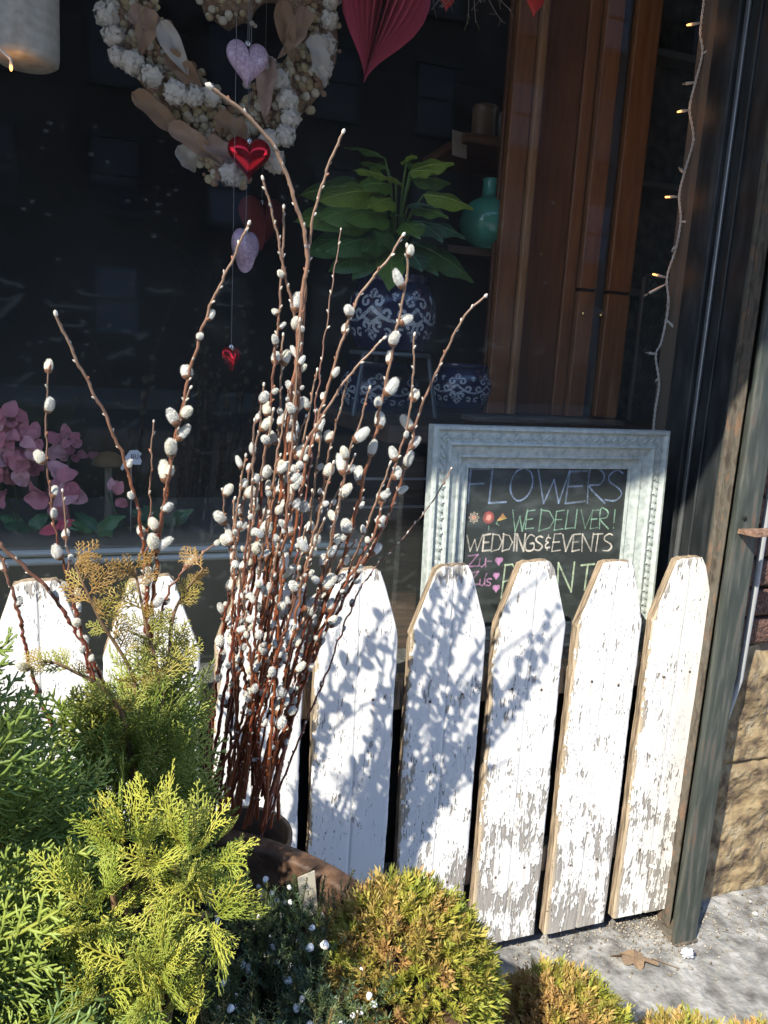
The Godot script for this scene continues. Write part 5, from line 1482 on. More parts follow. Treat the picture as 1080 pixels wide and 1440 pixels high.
# ---------------------------------------------------------------- pussy willow
func make_catkins() -> void:
	
	var scale_m := mat(Color(0.16, 0.075, 0.04), 0.4)
	for k in 4:
		fur = mat([Color(0.78, 0.77, 0.72), Color(0.70, 0.70, 0.67), Color(0.80, 0.78, 0.69), Color(0.74, 0.74, 0.70)][k], 1.0)
		fur.metallic_specular = 0.0
		fur.rim_enabled = true; fur.rim = 0.6
		fur.backlight_enabled = true; fur.backlight = Color(0.4, 0.4, 0.4)
		var st := MB.new()
		var prof := PackedVector2Array()
		var L := 0.0160 + 0.002 * k
		var R: float = [0.0064, 0.0058, 0.0068, 0.0060][k]
		for i in 13:
			var s := i / 12.0
			prof.append(Vector2(maxf(0.0002, 0.86 * R * pow(sin(PI * pow(s, 0.9)), 0.5)), 0.002 + L * s))
		st.lathe(prof, 14, Vector3.ZERO, Basis(Vector3.RIGHT, 0.0))
		var nz := noisy(420.0, 2, 240 + k)
		for i in st.v.size():
			st.v[i] *= 1.0 + 0.05 * nz.get_noise_3dv(st.v[i])
			st.v[i] += Vector3(0.0022 * (k - 1.5) * pow(st.v[i].y / L, 2.0), 0, 0)
		for i in 2200:   # silky hairs
			var s := rng.randf()
			var az := rnd(0, TAU)
			var r := 0.86 * R * pow(sin(PI * pow(s, 0.9)), 0.5)
			var c := Vector3(cos(az) * r * 0.96 + 0.0022 * (k - 1.5) * s * s, 0.002 + L * s, sin(az) * r * 0.96)
			var o := (Vector3(cos(az), rnd(0.0, 1.1), sin(az)).normalized() + Vector3(0, maxf(0.0, s - 0.85) * 4.0, 0)).normalized()
			var w := o.cross(Vector3(rnd(-1, 1), rnd(-1, 1), rnd(-1, 1))).normalized() * 0.00022
			st.face(c - w, c + o * rnd(0.0012, 0.0034), c + w)
		var m := st.mesh(fur)
		var b := MB.new()
		b.lathe(PackedVector2Array([Vector2(0.0012, -0.0005), Vector2(R * 0.8, 0.002), Vector2(R * 0.98, 0.005), Vector2(R * 0.9, 0.0066 if k % 2 else 0.0056)]), 10)
		catkin_meshes.append(b.add_to(m, scale_m))
	bark = vmat(0.42)

func branch(label: String, pts: PackedVector3Array, r0: float, r1: float, spacing: float, bare: float, warm: float, group := "", size := 1.0) -> void:
	# points run from the tip to the foot
	rng.seed = stem_seed
	stem_seed += 17
	var q := pts.duplicate()
	q.reverse()
	var t := thing("willow_branch", label, "pussy willow", q[0], group)
	var path := spline(q, 0.006)
	var n := path.size()
	var rad := PackedFloat32Array(); var cols := PackedColorArray()
	var wob := noisy(7.0, 2, stem_seed)
	var low := Color(0.13, 0.03, 0.018).lerp(Color(0.24, 0.07, 0.025), warm)
	var high := Color(0.19, 0.12, 0.085).lerp(Color(0.28, 0.19, 0.13), warm)
	var node_gap := rng.randi_range(4, 6)
	for i in n:
		var s := float(i) / (n - 1)
		var r := lerpf(r0 * 0.64, r1 * 0.74, s) * (1.18 if i % node_gap == 0 and i > 3 else 1.0)
		rad.append(r)
		path[i] += Vector3(wob.get_noise_2d(s * 3.0, 1.0), 0, wob.get_noise_2d(s * 3.0, 5.0)) * 0.003 * sin(s * PI)
		path[i] += Vector3(0.0005, 0, 0) * (1 if (i / node_gap) % 2 else -1) * smoothstep(0.2, 0.8, s)
		var k := 0.85 + 0.3 * absf(wob.get_noise_2d(i * 0.9, 20.0))
		cols.append(low.lerp(high, smoothstep(0.45, 1.0, s)) * k)
	for i in n: path[i] -= q[0]
	var st := MB.new()
	st.tube(path, rad, 7, cols)
	# buds at the bare nodes
	var i0 := 6
	while i0 < n - 1:
		var d := (path[i0 + 1] - path[i0 - 1]).normalized()
		var az := rnd(0, TAU)
		var o := (basis_along(d, az).x * 0.7 + d).normalized()
		st.tint = [Color(0.5, 0.45, 0.38), Color(0.3, 0.14, 0.08), Color(0.62, 0.58, 0.5)][rng.randi() % 3]
		st.ball(path[i0] + o * (rad[i0] + 0.001), Vector3(0.0015, 0.0034, 0.0015), 6, basis_along(o))
		i0 += node_gap
	st.tint = Color(0.6, 0.55, 0.48)
	st.ball(path[n - 1], Vector3(r1 * 1.2, r1 * 1.9, r1 * 1.2), 6, basis_along(path[n - 1] - path[n - 2]))
	put("stem", st.mesh(bark), t)
	var total := n * 0.006
	var s := total * rnd(0.26, 0.4)
	var turn := rnd(0, TAU)
	while s < total * (1.0 - bare):
		var i := clampi(int(s / 0.006), 1, n - 2)
		var d := (path[i + 1] - path[i - 1]).normalized()
		turn += 2.4 + rnd(-0.5, 0.5)
		var side := basis_along(d, turn).x
		var o := (d * rnd(0.8, 1.5) + side * rnd(0.55, 0.9)).normalized()
		var k := size * (0.86 if group else 1.0) * rnd(0.5, 0.96) * (0.7 if rng.randf() < 0.2 else 1.0)
		put("catkin", catkin_meshes[rng.randi() % 4], t, Transform3D(basis_along(o, rnd(0, TAU)).scaled_local(Vector3(k, k * rnd(0.85, 1.3), k)), path[i] + side * rad[i] * 0.8))
		s += spacing * rnd(0.7, 2.0)

func build_willow() -> void:
	make_catkins()
	for b in [["brown tin bucket hidden behind the planter holding the big willow bundle", Vector3(0.165, 0, 0.195), 0.072, 0.5], ["small brown tin bucket behind the arborvitae holding the left willow branches", Vector3(-0.03, 0, 0.165), 0.052, 0.5]]:
		var t := thing("tin_bucket", b[0], "bucket", b[1])
		var st := MB.new()
		st.lathe(PackedVector2Array([Vector2(0.001, 0.0), Vector2(b[2] * 0.75, 0.0), Vector2(b[2], b[3]), Vector2(b[2] * 1.05, b[3]), Vector2(b[2] * 1.05, b[3] + 0.008), Vector2(b[2] * 0.97, b[3] + 0.006), Vector2(b[2] * 0.74, 0.02), Vector2(0.001, 0.02)]), 36)
		put("body", st.mesh(noise_mat(0.03, 251, [0.2, 0.8], [Color(0.05, 0.035, 0.025), Color(0.12, 0.085, 0.06)], Vector3(4, 4, 4), 0.6)), t)
	branch("tallest pussy willow branch, its bare bent tip crossing the red glass heart", PackedVector3Array([Vector3(0.089, 1.464, 0.370), Vector3(0.127, 1.446, 0.361), Vector3(0.163, 1.416, 0.351), Vector3(0.191, 1.360, 0.338), Vector3(0.203, 1.324, 0.331), Vector3(0.202, 1.270, 0.321), Vector3(0.197, 1.155, 0.301), Vector3(0.186, 0.973, 0.273), Vector3(0.165, 0.725, 0.239), Vector3(0.134, 0.536, 0.215)]), 0.0050, 0.0027, 0.043, 0.36, 0.90, "", 1.00)
	branch("bare straight willow tip standing left of the leafy plant", PackedVector3Array([Vector3(0.235, 1.447, 0.350), Vector3(0.223, 1.418, 0.344), Vector3(0.211, 1.370, 0.334), Vector3(0.207, 1.329, 0.326), Vector3(0.206, 1.263, 0.313), Vector3(0.205, 1.120, 0.289), Vector3(0.194, 0.932, 0.260), Vector3(0.166, 0.593, 0.215)]), 0.0045, 0.0018, 0.043, 0.26, 0.70, "", 1.00)
	branch("willow branch reaching up just under the red glass heart", PackedVector3Array([Vector3(0.152, 1.393, 0.330), Vector3(0.169, 1.345, 0.320), Vector3(0.184, 1.293, 0.310), Vector3(0.202, 1.231, 0.299), Vector3(0.204, 1.119, 0.281), Vector3(0.198, 0.979, 0.260), Vector3(0.182, 0.827, 0.239), Vector3(0.153, 0.555, 0.205)]), 0.0046, 0.0018, 0.034, 0.10, 0.40, "", 1.00)
	branch("slim willow branch with its tip between the sideways lilac heart and the tallest stem", PackedVector3Array([Vector3(0.180, 1.370, 0.310), Vector3(0.182, 1.286, 0.295), Vector3(0.179, 1.187, 0.278), Vector3(0.174, 1.072, 0.260), Vector3(0.163, 0.876, 0.233), Vector3(0.126, 0.576, 0.195)]), 0.0044, 0.0017, 0.038, 0.14, 0.20, "", 1.00)
	branch("thin dark willow shoot in front of the drooping lower leaves", PackedVector3Array([Vector3(0.291, 1.378, 0.150), Vector3(0.283, 1.323, 0.153), Vector3(0.276, 1.266, 0.156), Vector3(0.262, 1.149, 0.163), Vector3(0.250, 1.009, 0.171), Vector3(0.223, 0.824, 0.181), Vector3(0.176, 0.546, 0.195)]), 0.0032, 0.0011, 0.051, 0.30, 0.00, "", 0.80)
	branch("pale willow branch leaning right with its tip over the patterned pot's rim", PackedVector3Array([Vector3(0.310, 1.348, 0.350), Vector3(0.295, 1.320, 0.344), Vector3(0.269, 1.283, 0.336), Vector3(0.256, 1.250, 0.330), Vector3(0.240, 1.183, 0.318), Vector3(0.221, 1.087, 0.301), Vector3(0.207, 0.975, 0.284), Vector3(0.180, 0.783, 0.256), Vector3(0.146, 0.541, 0.225)]), 0.0044, 0.0018, 0.043, 0.12, 0.80, "", 1.00)
	branch("willow branch with three big catkins at its tip before the patterned pot", PackedVector3Array([Vector3(0.305, 1.332, 0.380), Vector3(0.310, 1.292, 0.369), Vector3(0.306, 1.245, 0.357), Vector3(0.303, 1.187, 0.342), Vector3(0.293, 1.090, 0.320), Vector3(0.284, 1.015, 0.303), Vector3(0.272, 0.946, 0.289), Vector3(0.244, 0.832, 0.265), Vector3(0.200, 0.617, 0.225)]), 0.0050, 0.0018, 0.031, 0.02, 0.80, "", 1.15)
	branch("willow branch leaning farthest right, tip in front of the cabinet", PackedVector3Array([Vector3(0.419, 1.289, 0.350), Vector3(0.394, 1.259, 0.343), Vector3(0.375, 1.207, 0.332), Vector3(0.355, 1.145, 0.321), Vector3(0.340, 1.043, 0.303), Vector3(0.318, 0.975, 0.292), Vector3(0.279, 0.884, 0.276), Vector3(0.238, 0.779, 0.259), Vector3(0.192, 0.533, 0.225)]), 0.0045, 0.0017, 0.038, 0.20, 0.30, "", 1.00)
	branch("willow branch rising beside the small blue pot with a chain of catkins", PackedVector3Array([Vector3(0.327, 1.238, 0.360), Vector3(0.334, 1.172, 0.347), Vector3(0.333, 1.128, 0.338), Vector3(0.327, 1.092, 0.331), Vector3(0.315, 1.037, 0.320), Vector3(0.303, 0.979, 0.310), Vector3(0.264, 0.890, 0.292), Vector3(0.209, 0.722, 0.263), Vector3(0.161, 0.545, 0.235)]), 0.0040, 0.0016, 0.029, 0.10, 0.50, "", 1.00)
	branch("short willow branch crossing the bundle to the right under the patterned pot", PackedVector3Array([Vector3(0.294, 1.232, 0.350), Vector3(0.256, 1.185, 0.339), Vector3(0.227, 1.133, 0.328), Vector3(0.208, 1.089, 0.319), Vector3(0.194, 0.980, 0.301), Vector3(0.179, 0.842, 0.279), Vector3(0.153, 0.602, 0.245)]), 0.0040, 0.0017, 0.034, 0.25, 0.70, "", 1.00)
	branch("willow branch ending just below the plant stand's left leg", PackedVector3Array([Vector3(0.261, 1.184, 0.320), Vector3(0.255, 1.141, 0.311), Vector3(0.246, 1.087, 0.300), Vector3(0.240, 1.012, 0.286), Vector3(0.234, 0.944, 0.274), Vector3(0.223, 0.830, 0.254), Vector3(0.190, 0.579, 0.215)]), 0.0036, 0.0015, 0.034, 0.12, 0.30, "", 1.00)
	branch("willow branch with a long curled catkin, right half of the bundle", PackedVector3Array([Vector3(0.279, 1.174, 0.350), Vector3(0.273, 1.136, 0.342), Vector3(0.262, 1.092, 0.334), Vector3(0.257, 1.038, 0.324), Vector3(0.251, 0.982, 0.313), Vector3(0.240, 0.913, 0.302), Vector3(0.206, 0.759, 0.276), Vector3(0.168, 0.556, 0.245)]), 0.0036, 0.0015, 0.032, 0.06, 0.20, "", 1.15)
	branch("thin dark willow twig with a bare tip over the chalkboard's left frame", PackedVector3Array([Vector3(0.472, 1.053, 0.170), Vector3(0.438, 0.998, 0.177), Vector3(0.388, 0.942, 0.184), Vector3(0.329, 0.876, 0.194), Vector3(0.280, 0.754, 0.208), Vector3(0.233, 0.644, 0.221), Vector3(0.186, 0.524, 0.235)]), 0.0026, 0.0012, 0.068, 0.35, 0.00, "", 0.85)
	branch("upright willow branch at the left of the bundle with a double catkin tip", PackedVector3Array([Vector3(0.165, 1.170, 0.290), Vector3(0.162, 1.109, 0.278), Vector3(0.154, 1.055, 0.267), Vector3(0.146, 0.988, 0.254), Vector3(0.138, 0.909, 0.240), Vector3(0.126, 0.793, 0.220), Vector3(0.115, 0.560, 0.185)]), 0.0038, 0.0016, 0.029, 0.02, 0.20, "", 1.00)
	branch("short reddish willow branch at the bundle's left edge, tip beside the side branch", PackedVector3Array([Vector3(0.121, 1.039, 0.270), Vector3(0.128, 0.985, 0.257), Vector3(0.138, 0.930, 0.245), Vector3(0.133, 0.857, 0.229), Vector3(0.121, 0.735, 0.204), Vector3(0.112, 0.577, 0.175)]), 0.0036, 0.0014, 0.031, 0.02, 0.10, "", 1.00)
	branch("arching willow side branch running from the bundle down into the left branches", PackedVector3Array([Vector3(0.168, 1.013, 0.250), Vector3(0.140, 0.985, 0.246), Vector3(0.088, 0.937, 0.239), Vector3(0.055, 0.887, 0.233), Vector3(0.037, 0.771, 0.222), Vector3(0.031, 0.686, 0.215)]), 0.0030, 0.0013, 0.047, 0.05, 0.30, "", 1.00)
	branch("leftmost willow branch, thin and dark, with a catkin at its very tip", PackedVector3Array([Vector3(-0.072, 1.182, 0.270), Vector3(-0.078, 1.119, 0.262), Vector3(-0.078, 1.043, 0.254), Vector3(-0.070, 0.973, 0.246), Vector3(-0.054, 0.889, 0.237), Vector3(-0.031, 0.778, 0.226), Vector3(0.000, 0.659, 0.215)]), 0.0032, 0.0012, 0.043, 0.00, 0.10, "", 1.00)
	branch("straight bare willow branch slanting right above the leftmost one", PackedVector3Array([Vector3(-0.062, 1.236, 0.310), Vector3(-0.041, 1.185, 0.296), Vector3(-0.012, 1.122, 0.279), Vector3(0.010, 1.062, 0.265), Vector3(0.024, 0.999, 0.252), Vector3(0.030, 0.932, 0.239), Vector3(0.035, 0.830, 0.221), Vector3(0.039, 0.675, 0.195)]), 0.0040, 0.0021, 0.064, 0.30, 0.60, "", 1.00)
	branch("willow branch slanting up to the sideways lilac heart", PackedVector3Array([Vector3(0.139, 1.347, 0.320), Vector3(0.120, 1.300, 0.309), Vector3(0.098, 1.248, 0.297), Vector3(0.079, 1.175, 0.281), Vector3(0.064, 1.097, 0.266), Vector3(0.053, 1.025, 0.252), Vector3(0.045, 0.950, 0.239), Vector3(0.038, 0.829, 0.218), Vector3(0.039, 0.675, 0.195)]), 0.0046, 0.0018, 0.038, 0.18, 0.70, "", 1.10)
	branch("shorter willow branch running close beside the one to the lilac heart", PackedVector3Array([Vector3(0.080, 1.163, 0.290), Vector3(0.070, 1.125, 0.281), Vector3(0.059, 1.068, 0.268), Vector3(0.048, 0.999, 0.254), Vector3(0.035, 0.932, 0.240), Vector3(0.030, 0.831, 0.221), Vector3(0.029, 0.676, 0.195)]), 0.0040, 0.0015, 0.031, 0.02, 0.20, "", 1.05)
	branch("short red willow shoot standing bare between the left branches", PackedVector3Array([Vector3(0.040, 1.119, 0.250), Vector3(0.038, 1.077, 0.244), Vector3(0.036, 1.004, 0.234), Vector3(0.032, 0.928, 0.224), Vector3(0.031, 0.676, 0.195)]), 0.0026, 0.0012, 0.060, 0.50, 0.50, "", 1.00)
	branch("thick dark willow branch entering from the left edge above the white picket", PackedVector3Array([Vector3(-0.167, 1.006, 0.210), Vector3(-0.138, 0.961, 0.208), Vector3(-0.108, 0.926, 0.205), Vector3(-0.078, 0.886, 0.203), Vector3(-0.035, 0.797, 0.199), Vector3(0.008, 0.689, 0.195)]), 0.0040, 0.0030, 0.093, 0.25, 0.00, "", 1.00)
	branch("dark willow branch at the far left edge before the first picket", PackedVector3Array([Vector3(-0.153, 1.009, 0.250), Vector3(-0.130, 0.944, 0.247), Vector3(-0.115, 0.876, 0.243), Vector3(-0.104, 0.800, 0.240), Vector3(-0.071, 0.688, 0.235)]), 0.0034, 0.0024, 0.085, 0.20, 0.00, "", 1.00)
	branch("dark red willow stem rising behind the arborvitae's browned shoot", PackedVector3Array([Vector3(-0.064, 1.031, 0.230), Vector3(-0.061, 0.959, 0.227), Vector3(-0.055, 0.884, 0.224), Vector3(-0.037, 0.786, 0.220), Vector3(-0.004, 0.649, 0.215)]), 0.0032, 0.0014, 0.043, 0.10, 0.10, "", 1.00)
	branch("reddish pussy willow branch packed among the many stems of the bundle", PackedVector3Array([Vector3(0.146, 1.132, 0.344), Vector3(0.148, 1.016, 0.318), Vector3(0.137, 0.859, 0.287), Vector3(0.107, 0.593, 0.241)]), 0.0044, 0.0015, 0.063, 0.03, 0.03, "willow stems in the dense bundle", 1.00)
	branch("reddish pussy willow branch packed among the many stems of the bundle", PackedVector3Array([Vector3(0.167, 1.145, 0.350), Vector3(0.153, 1.018, 0.312), Vector3(0.148, 0.844, 0.268), Vector3(0.149, 0.533, 0.202)]), 0.0035, 0.0015, 0.052, 0.03, 0.87, "willow stems in the dense bundle", 1.00)
	branch("reddish pussy willow branch packed among the many stems of the bundle", PackedVector3Array([Vector3(0.194, 1.172, 0.308), Vector3(0.179, 1.038, 0.287), Vector3(0.176, 0.862, 0.262), Vector3(0.183, 0.554, 0.225)]), 0.0035, 0.0015, 0.050, 0.03, 0.92, "willow stems in the dense bundle", 1.00)
	branch("reddish pussy willow branch packed among the many stems of the bundle", PackedVector3Array([Vector3(0.230, 1.130, 0.239), Vector3(0.192, 0.998, 0.239), Vector3(0.158, 0.834, 0.240), Vector3(0.113, 0.574, 0.241)]), 0.0042, 0.0015, 0.047, 0.03, 0.00, "willow stems in the dense bundle", 1.00)
	branch("reddish pussy willow branch packed among the many stems of the bundle", PackedVector3Array([Vector3(0.249, 1.117, 0.248), Vector3(0.240, 0.997, 0.236), Vector3(0.212, 0.844, 0.222), Vector3(0.154, 0.597, 0.200)]), 0.0046, 0.0015, 0.050, 0.03, 0.96, "willow stems in the dense bundle", 1.00)
	branch("reddish pussy willow branch packed among the many stems of the bundle", PackedVector3Array([Vector3(0.235, 1.088, 0.368), Vector3(0.218, 0.970, 0.333), Vector3(0.205, 0.811, 0.291), Vector3(0.189, 0.532, 0.229)]), 0.0047, 0.0015, 0.048, 0.03, 0.97, "willow stems in the dense bundle", 1.00)
	branch("reddish pussy willow branch packed among the many stems of the bundle", PackedVector3Array([Vector3(0.194, 1.082, 0.264), Vector3(0.168, 0.962, 0.250), Vector3(0.148, 0.808, 0.234), Vector3(0.122, 0.553, 0.210)]), 0.0034, 0.0015, 0.046, 0.03, 0.30, "willow stems in the dense bundle", 1.00)
	branch("reddish pussy willow branch packed among the many stems of the bundle", PackedVector3Array([Vector3(0.141, 1.088, 0.317), Vector3(0.133, 0.985, 0.296), Vector3(0.137, 0.849, 0.272), Vector3(0.155, 0.617, 0.235)]), 0.0038, 0.0015, 0.051, 0.03, 0.70, "willow stems in the dense bundle", 1.00)
	branch("reddish pussy willow branch packed among the many stems of the bundle", PackedVector3Array([Vector3(0.132, 1.033, 0.297), Vector3(0.134, 0.935, 0.281), Vector3(0.151, 0.806, 0.263), Vector3(0.193, 0.586, 0.234)]), 0.0048, 0.0015, 0.045, 0.03, 0.75, "willow stems in the dense bundle", 1.00)
	branch("reddish pussy willow branch packed among the many stems of the bundle", PackedVector3Array([Vector3(0.177, 1.037, 0.213), Vector3(0.160, 0.925, 0.220), Vector3(0.144, 0.786, 0.228), Vector3(0.125, 0.569, 0.240)]), 0.0041, 0.0015, 0.044, 0.03, 0.05, "willow stems in the dense bundle", 1.00)
	branch("reddish pussy willow branch packed among the many stems of the bundle", PackedVector3Array([Vector3(0.204, 1.072, 0.322), Vector3(0.185, 0.967, 0.304), Vector3(0.170, 0.831, 0.283), Vector3(0.159, 0.602, 0.252)]), 0.0036, 0.0015, 0.061, 0.03, 0.46, "willow stems in the dense bundle", 1.00)
	branch("reddish pussy willow branch packed among the many stems of the bundle", PackedVector3Array([Vector3(0.234, 1.038, 0.274), Vector3(0.234, 0.923, 0.261), Vector3(0.225, 0.774, 0.245), Vector3(0.203, 0.530, 0.222)]), 0.0034, 0.0015, 0.060, 0.03, 0.80, "willow stems in the dense bundle", 1.00)
	branch("reddish pussy willow branch packed among the many stems of the bundle", PackedVector3Array([Vector3(0.306, 1.077, 0.217), Vector3(0.250, 0.956, 0.226), Vector3(0.197, 0.811, 0.236), Vector3(0.129, 0.591, 0.251)]), 0.0037, 0.0015, 0.057, 0.03, 0.92, "willow stems in the dense bundle", 1.00)
	branch("reddish pussy willow branch packed among the many stems of the bundle", PackedVector3Array([Vector3(0.306, 1.025, 0.260), Vector3(0.262, 0.917, 0.253), Vector3(0.221, 0.782, 0.245), Vector3(0.168, 0.568, 0.234)]), 0.0043, 0.0015, 0.051, 0.03, 0.80, "willow stems in the dense bundle", 1.00)
	branch("reddish pussy willow branch packed among the many stems of the bundle", PackedVector3Array([Vector3(0.253, 1.050, 0.340), Vector3(0.245, 0.946, 0.307), Vector3(0.232, 0.809, 0.267), Vector3(0.211, 0.572, 0.207)]), 0.0044, 0.0015, 0.046, 0.03, 0.60, "willow stems in the dense bundle", 1.00)
	branch("reddish pussy willow branch packed among the many stems of the bundle", PackedVector3Array([Vector3(0.163, 0.979, 0.216), Vector3(0.152, 0.881, 0.221), Vector3(0.145, 0.757, 0.227), Vector3(0.137, 0.565, 0.237)]), 0.0036, 0.0015, 0.058, 0.03, 0.15, "willow stems in the dense bundle", 1.00)
	branch("reddish pussy willow branch packed among the many stems of the bundle", PackedVector3Array([Vector3(0.163, 1.027, 0.354), Vector3(0.160, 0.935, 0.318), Vector3(0.164, 0.811, 0.274), Vector3(0.178, 0.595, 0.208)]), 0.0048, 0.0015, 0.056, 0.03, 0.13, "willow stems in the dense bundle", 1.00)
	branch("reddish pussy willow branch packed among the many stems of the bundle", PackedVector3Array([Vector3(0.212, 1.020, 0.229), Vector3(0.203, 0.909, 0.226), Vector3(0.204, 0.769, 0.222), Vector3(0.216, 0.538, 0.215)]), 0.0046, 0.0015, 0.050, 0.03, 0.45, "willow stems in the dense bundle", 1.00)
	branch("reddish pussy willow branch packed among the many stems of the bundle", PackedVector3Array([Vector3(0.221, 1.025, 0.386), Vector3(0.205, 0.931, 0.344), Vector3(0.184, 0.803, 0.293), Vector3(0.145, 0.585, 0.217)]), 0.0044, 0.0015, 0.054, 0.03, 0.29, "willow stems in the dense bundle", 1.00)
	branch("reddish pussy willow branch packed among the many stems of the bundle", PackedVector3Array([Vector3(0.122, 0.991, 0.372), Vector3(0.144, 0.894, 0.327), Vector3(0.164, 0.763, 0.274), Vector3(0.188, 0.530, 0.193)]), 0.0041, 0.0015, 0.048, 0.03, 0.94, "willow stems in the dense bundle", 1.00)
	branch("reddish pussy willow branch packed among the many stems of the bundle", PackedVector3Array([Vector3(0.344, 0.982, 0.242), Vector3(0.288, 0.881, 0.237), Vector3(0.219, 0.757, 0.230), Vector3(0.114, 0.567, 0.219)]), 0.0041, 0.0015, 0.055, 0.03, 0.06, "willow stems in the dense bundle", 1.00)
	branch("reddish pussy willow branch packed among the many stems of the bundle", PackedVector3Array([Vector3(0.212, 1.005, 0.335), Vector3(0.205, 0.907, 0.310), Vector3(0.187, 0.780, 0.279), Vector3(0.149, 0.567, 0.231)]), 0.0038, 0.0015, 0.059, 0.03, 0.28, "willow stems in the dense bundle", 1.00)
	branch("reddish pussy willow branch packed among the many stems of the bundle", PackedVector3Array([Vector3(0.271, 0.958, 0.258), Vector3(0.255, 0.861, 0.257), Vector3(0.229, 0.742, 0.255), Vector3(0.183, 0.557, 0.254)]), 0.0047, 0.0015, 0.051, 0.03, 0.18, "willow stems in the dense bundle", 1.00)
	branch("reddish pussy willow branch packed among the many stems of the bundle", PackedVector3Array([Vector3(0.288, 0.976, 0.295), Vector3(0.242, 0.892, 0.281), Vector3(0.192, 0.789, 0.264), Vector3(0.117, 0.624, 0.239)]), 0.0036, 0.0015, 0.050, 0.03, 0.50, "willow stems in the dense bundle", 1.00)
	branch("reddish pussy willow branch packed among the many stems of the bundle", PackedVector3Array([Vector3(0.190, 1.230, 0.273), Vector3(0.189, 1.083, 0.262), Vector3(0.179, 0.889, 0.249), Vector3(0.156, 0.565, 0.230)]), 0.0045, 0.0015, 0.051, 0.03, 0.84, "willow stems in the dense bundle", 1.00)
	branch("reddish pussy willow branch packed among the many stems of the bundle", PackedVector3Array([Vector3(0.186, 1.244, 0.386), Vector3(0.188, 1.105, 0.352), Vector3(0.189, 0.912, 0.312), Vector3(0.189, 0.560, 0.252)]), 0.0040, 0.0015, 0.048, 0.03, 0.84, "willow stems in the dense bundle", 1.00)
	branch("reddish pussy willow branch packed among the many stems of the bundle", PackedVector3Array([Vector3(0.237, 1.190, 0.261), Vector3(0.218, 1.042, 0.243), Vector3(0.187, 0.849, 0.222), Vector3(0.130, 0.526, 0.191)]), 0.0039, 0.0015, 0.057, 0.03, 0.94, "willow stems in the dense bundle", 1.00)
	branch("reddish pussy willow branch packed among the many stems of the bundle", PackedVector3Array([Vector3(0.318, 1.083, 0.330), Vector3(0.288, 0.960, 0.301), Vector3(0.244, 0.800, 0.267), Vector3(0.165, 0.530, 0.214)]), 0.0044, 0.0015, 0.057, 0.03, 0.72, "willow stems in the dense bundle", 1.00)
	var st := MB.new()
	st.box(Vector3.ZERO, Vector3(0.0354, 0.0437, 0.0012), 0.0005)
	var o := put("paper_tag", st.mesh(mat(Color(0.6, 0.6, 0.6), 0.7)), self, Transform3D(Basis(Vector3.UP, 0.1) * Basis(Vector3.BACK, -0.03), Vector3(0.228, 0.862, 0.200)))
	tag(o, "blank white paper tag tied among the stems of the willow bundle", "tag")

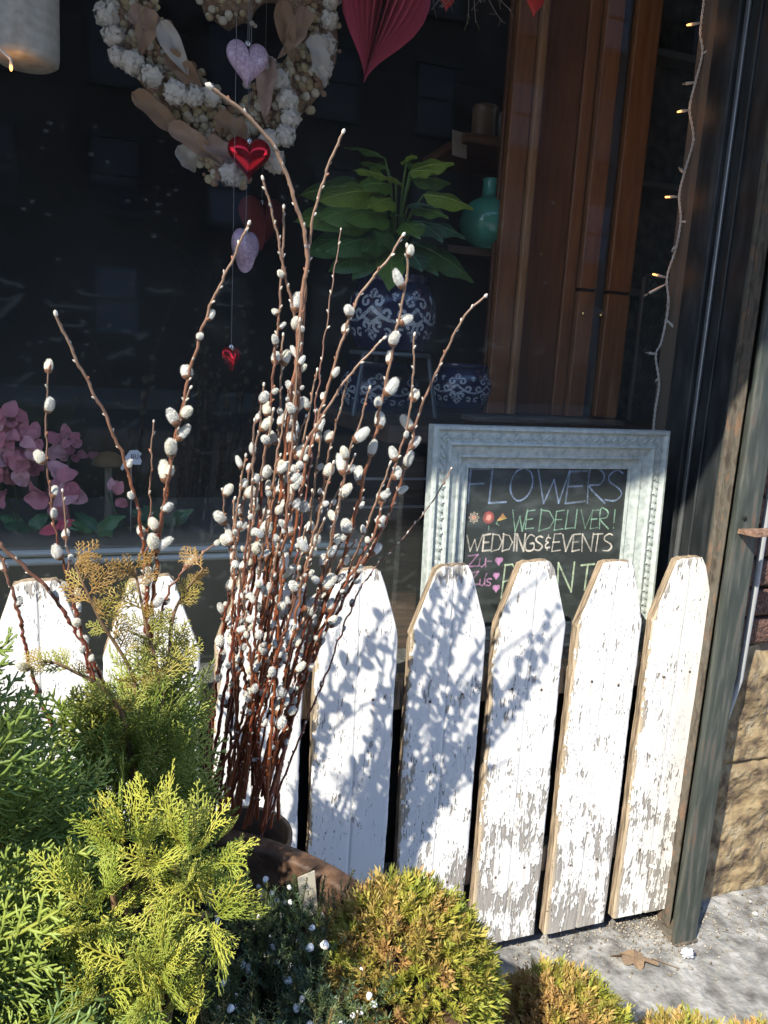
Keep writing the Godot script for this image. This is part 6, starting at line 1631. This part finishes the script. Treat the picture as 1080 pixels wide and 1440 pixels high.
# ---------------------------------------------------------------- small things on the ground
func build_litter() -> void:
	rng.seed = 99
	var leaf := thing("oak_leaf", "dry brown lobed oak leaf lying on the pavement in front of the fence", "leaf", Vector3(0.968, 0.052, 0.130))
	leaf.position = Vector3(1.009, 0.004, 0.084)
	var st := MB.new()
	var n := 72
	var c := st.p(Vector3(0, 0.008, 0))
	for i in n:
		var a := TAU * i / n
		var lobe := (0.52 + 0.48 * pow(absf(sin(a * 3.5)), 0.7)) * (0.8 + 0.2 * cos(a * 2.0))
		st.p(Vector3(cos(a) * 0.052 * lobe, 0.006 + 0.008 * sin(a * 3.0) + 0.004 * cos(a * 7.0), sin(a) * 0.034 * lobe))
	for i in n: st.tri(c, c + 1 + i, c + 1 + (i + 1) % n)
	var lm := noise_mat(0.04, 261, [0.2, 0.8], [Color(0.13, 0.085, 0.05), Color(0.26, 0.18, 0.11)], Vector3(12, 12, 12), 0.8)
	put("blade", st.mesh(lm), leaf, Transform3D(Basis(Vector3.UP, -0.5), Vector3.ZERO))
	st = MB.new()
	bar(st, Vector3(0.03, 0.01, 0.01), Vector3(0.075, 0.004, 0.045), 0.001, 5)
	put("stalk", st.mesh(lm), leaf)
	var tr := thing("litter", "crumpled scrap of white wrapper on the ground by the post's foot", "litter", Vector3(1.124, 0.004, 0.103))
	var nz := noisy(1.0, 3, 262)
	st = MB.new()
	st.grid(func(u, v):
		var d := Vector3(cos(u * TAU) * sin(v * PI), cos(v * PI), sin(u * TAU) * sin(v * PI))
		return d * Vector3(0.016, 0.009, 0.012) * (0.8 + 0.8 * nz.get_noise_3dv(d * 2.0)) + Vector3(0, 0.009, 0), 22, 14, true)
	put("wrapper", st.mesh(mat(Color(0.72, 0.74, 0.78), 0.35)), tr)
	st = MB.new()
	st.box(Vector3(0.012, 0.011, 0.008), Vector3(0.008, 0.004, 0.004), 0.001)
	put("dark_print", st.mesh(mat(Color(0.03, 0.03, 0.06), 0.4)), tr)
	# pale chips of mortar at the pier's foot, then grit nobody could count
	st = MB.new()
	st.ball(Vector3.ZERO, Vector3(1, 0.6, 0.8), 6)
	var chip := st.mesh(mat(Color(0.42, 0.4, 0.37), 0.9))
	for i in 7:
		var o := put("mortar_chip", chip, self, Transform3D(Basis(Vector3.UP, rnd(0, 6)).scaled(Vector3.ONE * rnd(0.004, 0.009)), Vector3(rnd(1.25, 1.55), 0.006, rnd(-0.02, 0.16))))
		tag(o, "pale chip of mortar lying in the sun at the foot of the stone pier", "rubble", "mortar chips at the pier")
	var places := []; var cols := []
	for i in 1500:
		var z := -0.03 + absf(rng.randfn()) * 0.07
		var x := rnd(0.5, 1.8)
		if i % 3 == 0: x = 1.11 + rng.randfn() * 0.06
		places.append(Transform3D(Basis.from_euler(Vector3(rnd(0, 6), rnd(0, 6), rnd(0, 6))).scaled(Vector3.ONE * rnd(0.0008, 0.0034)), Vector3(x, 0.004, z)))
		cols.append(Color(0.12, 0.09, 0.06).lerp(Color(0.4, 0.36, 0.3), rng.randf()))
	st = MB.new()
	st.ball(Vector3.ZERO, Vector3(1, 0.7, 0.9), 6)
	var grit := many("grit", st.mesh(vmat(0.95)), places, cols, self)
	tag(grit, "scattered grit and crumbs of soil along the foot of the fence and pier", "grit", "", "stuff")
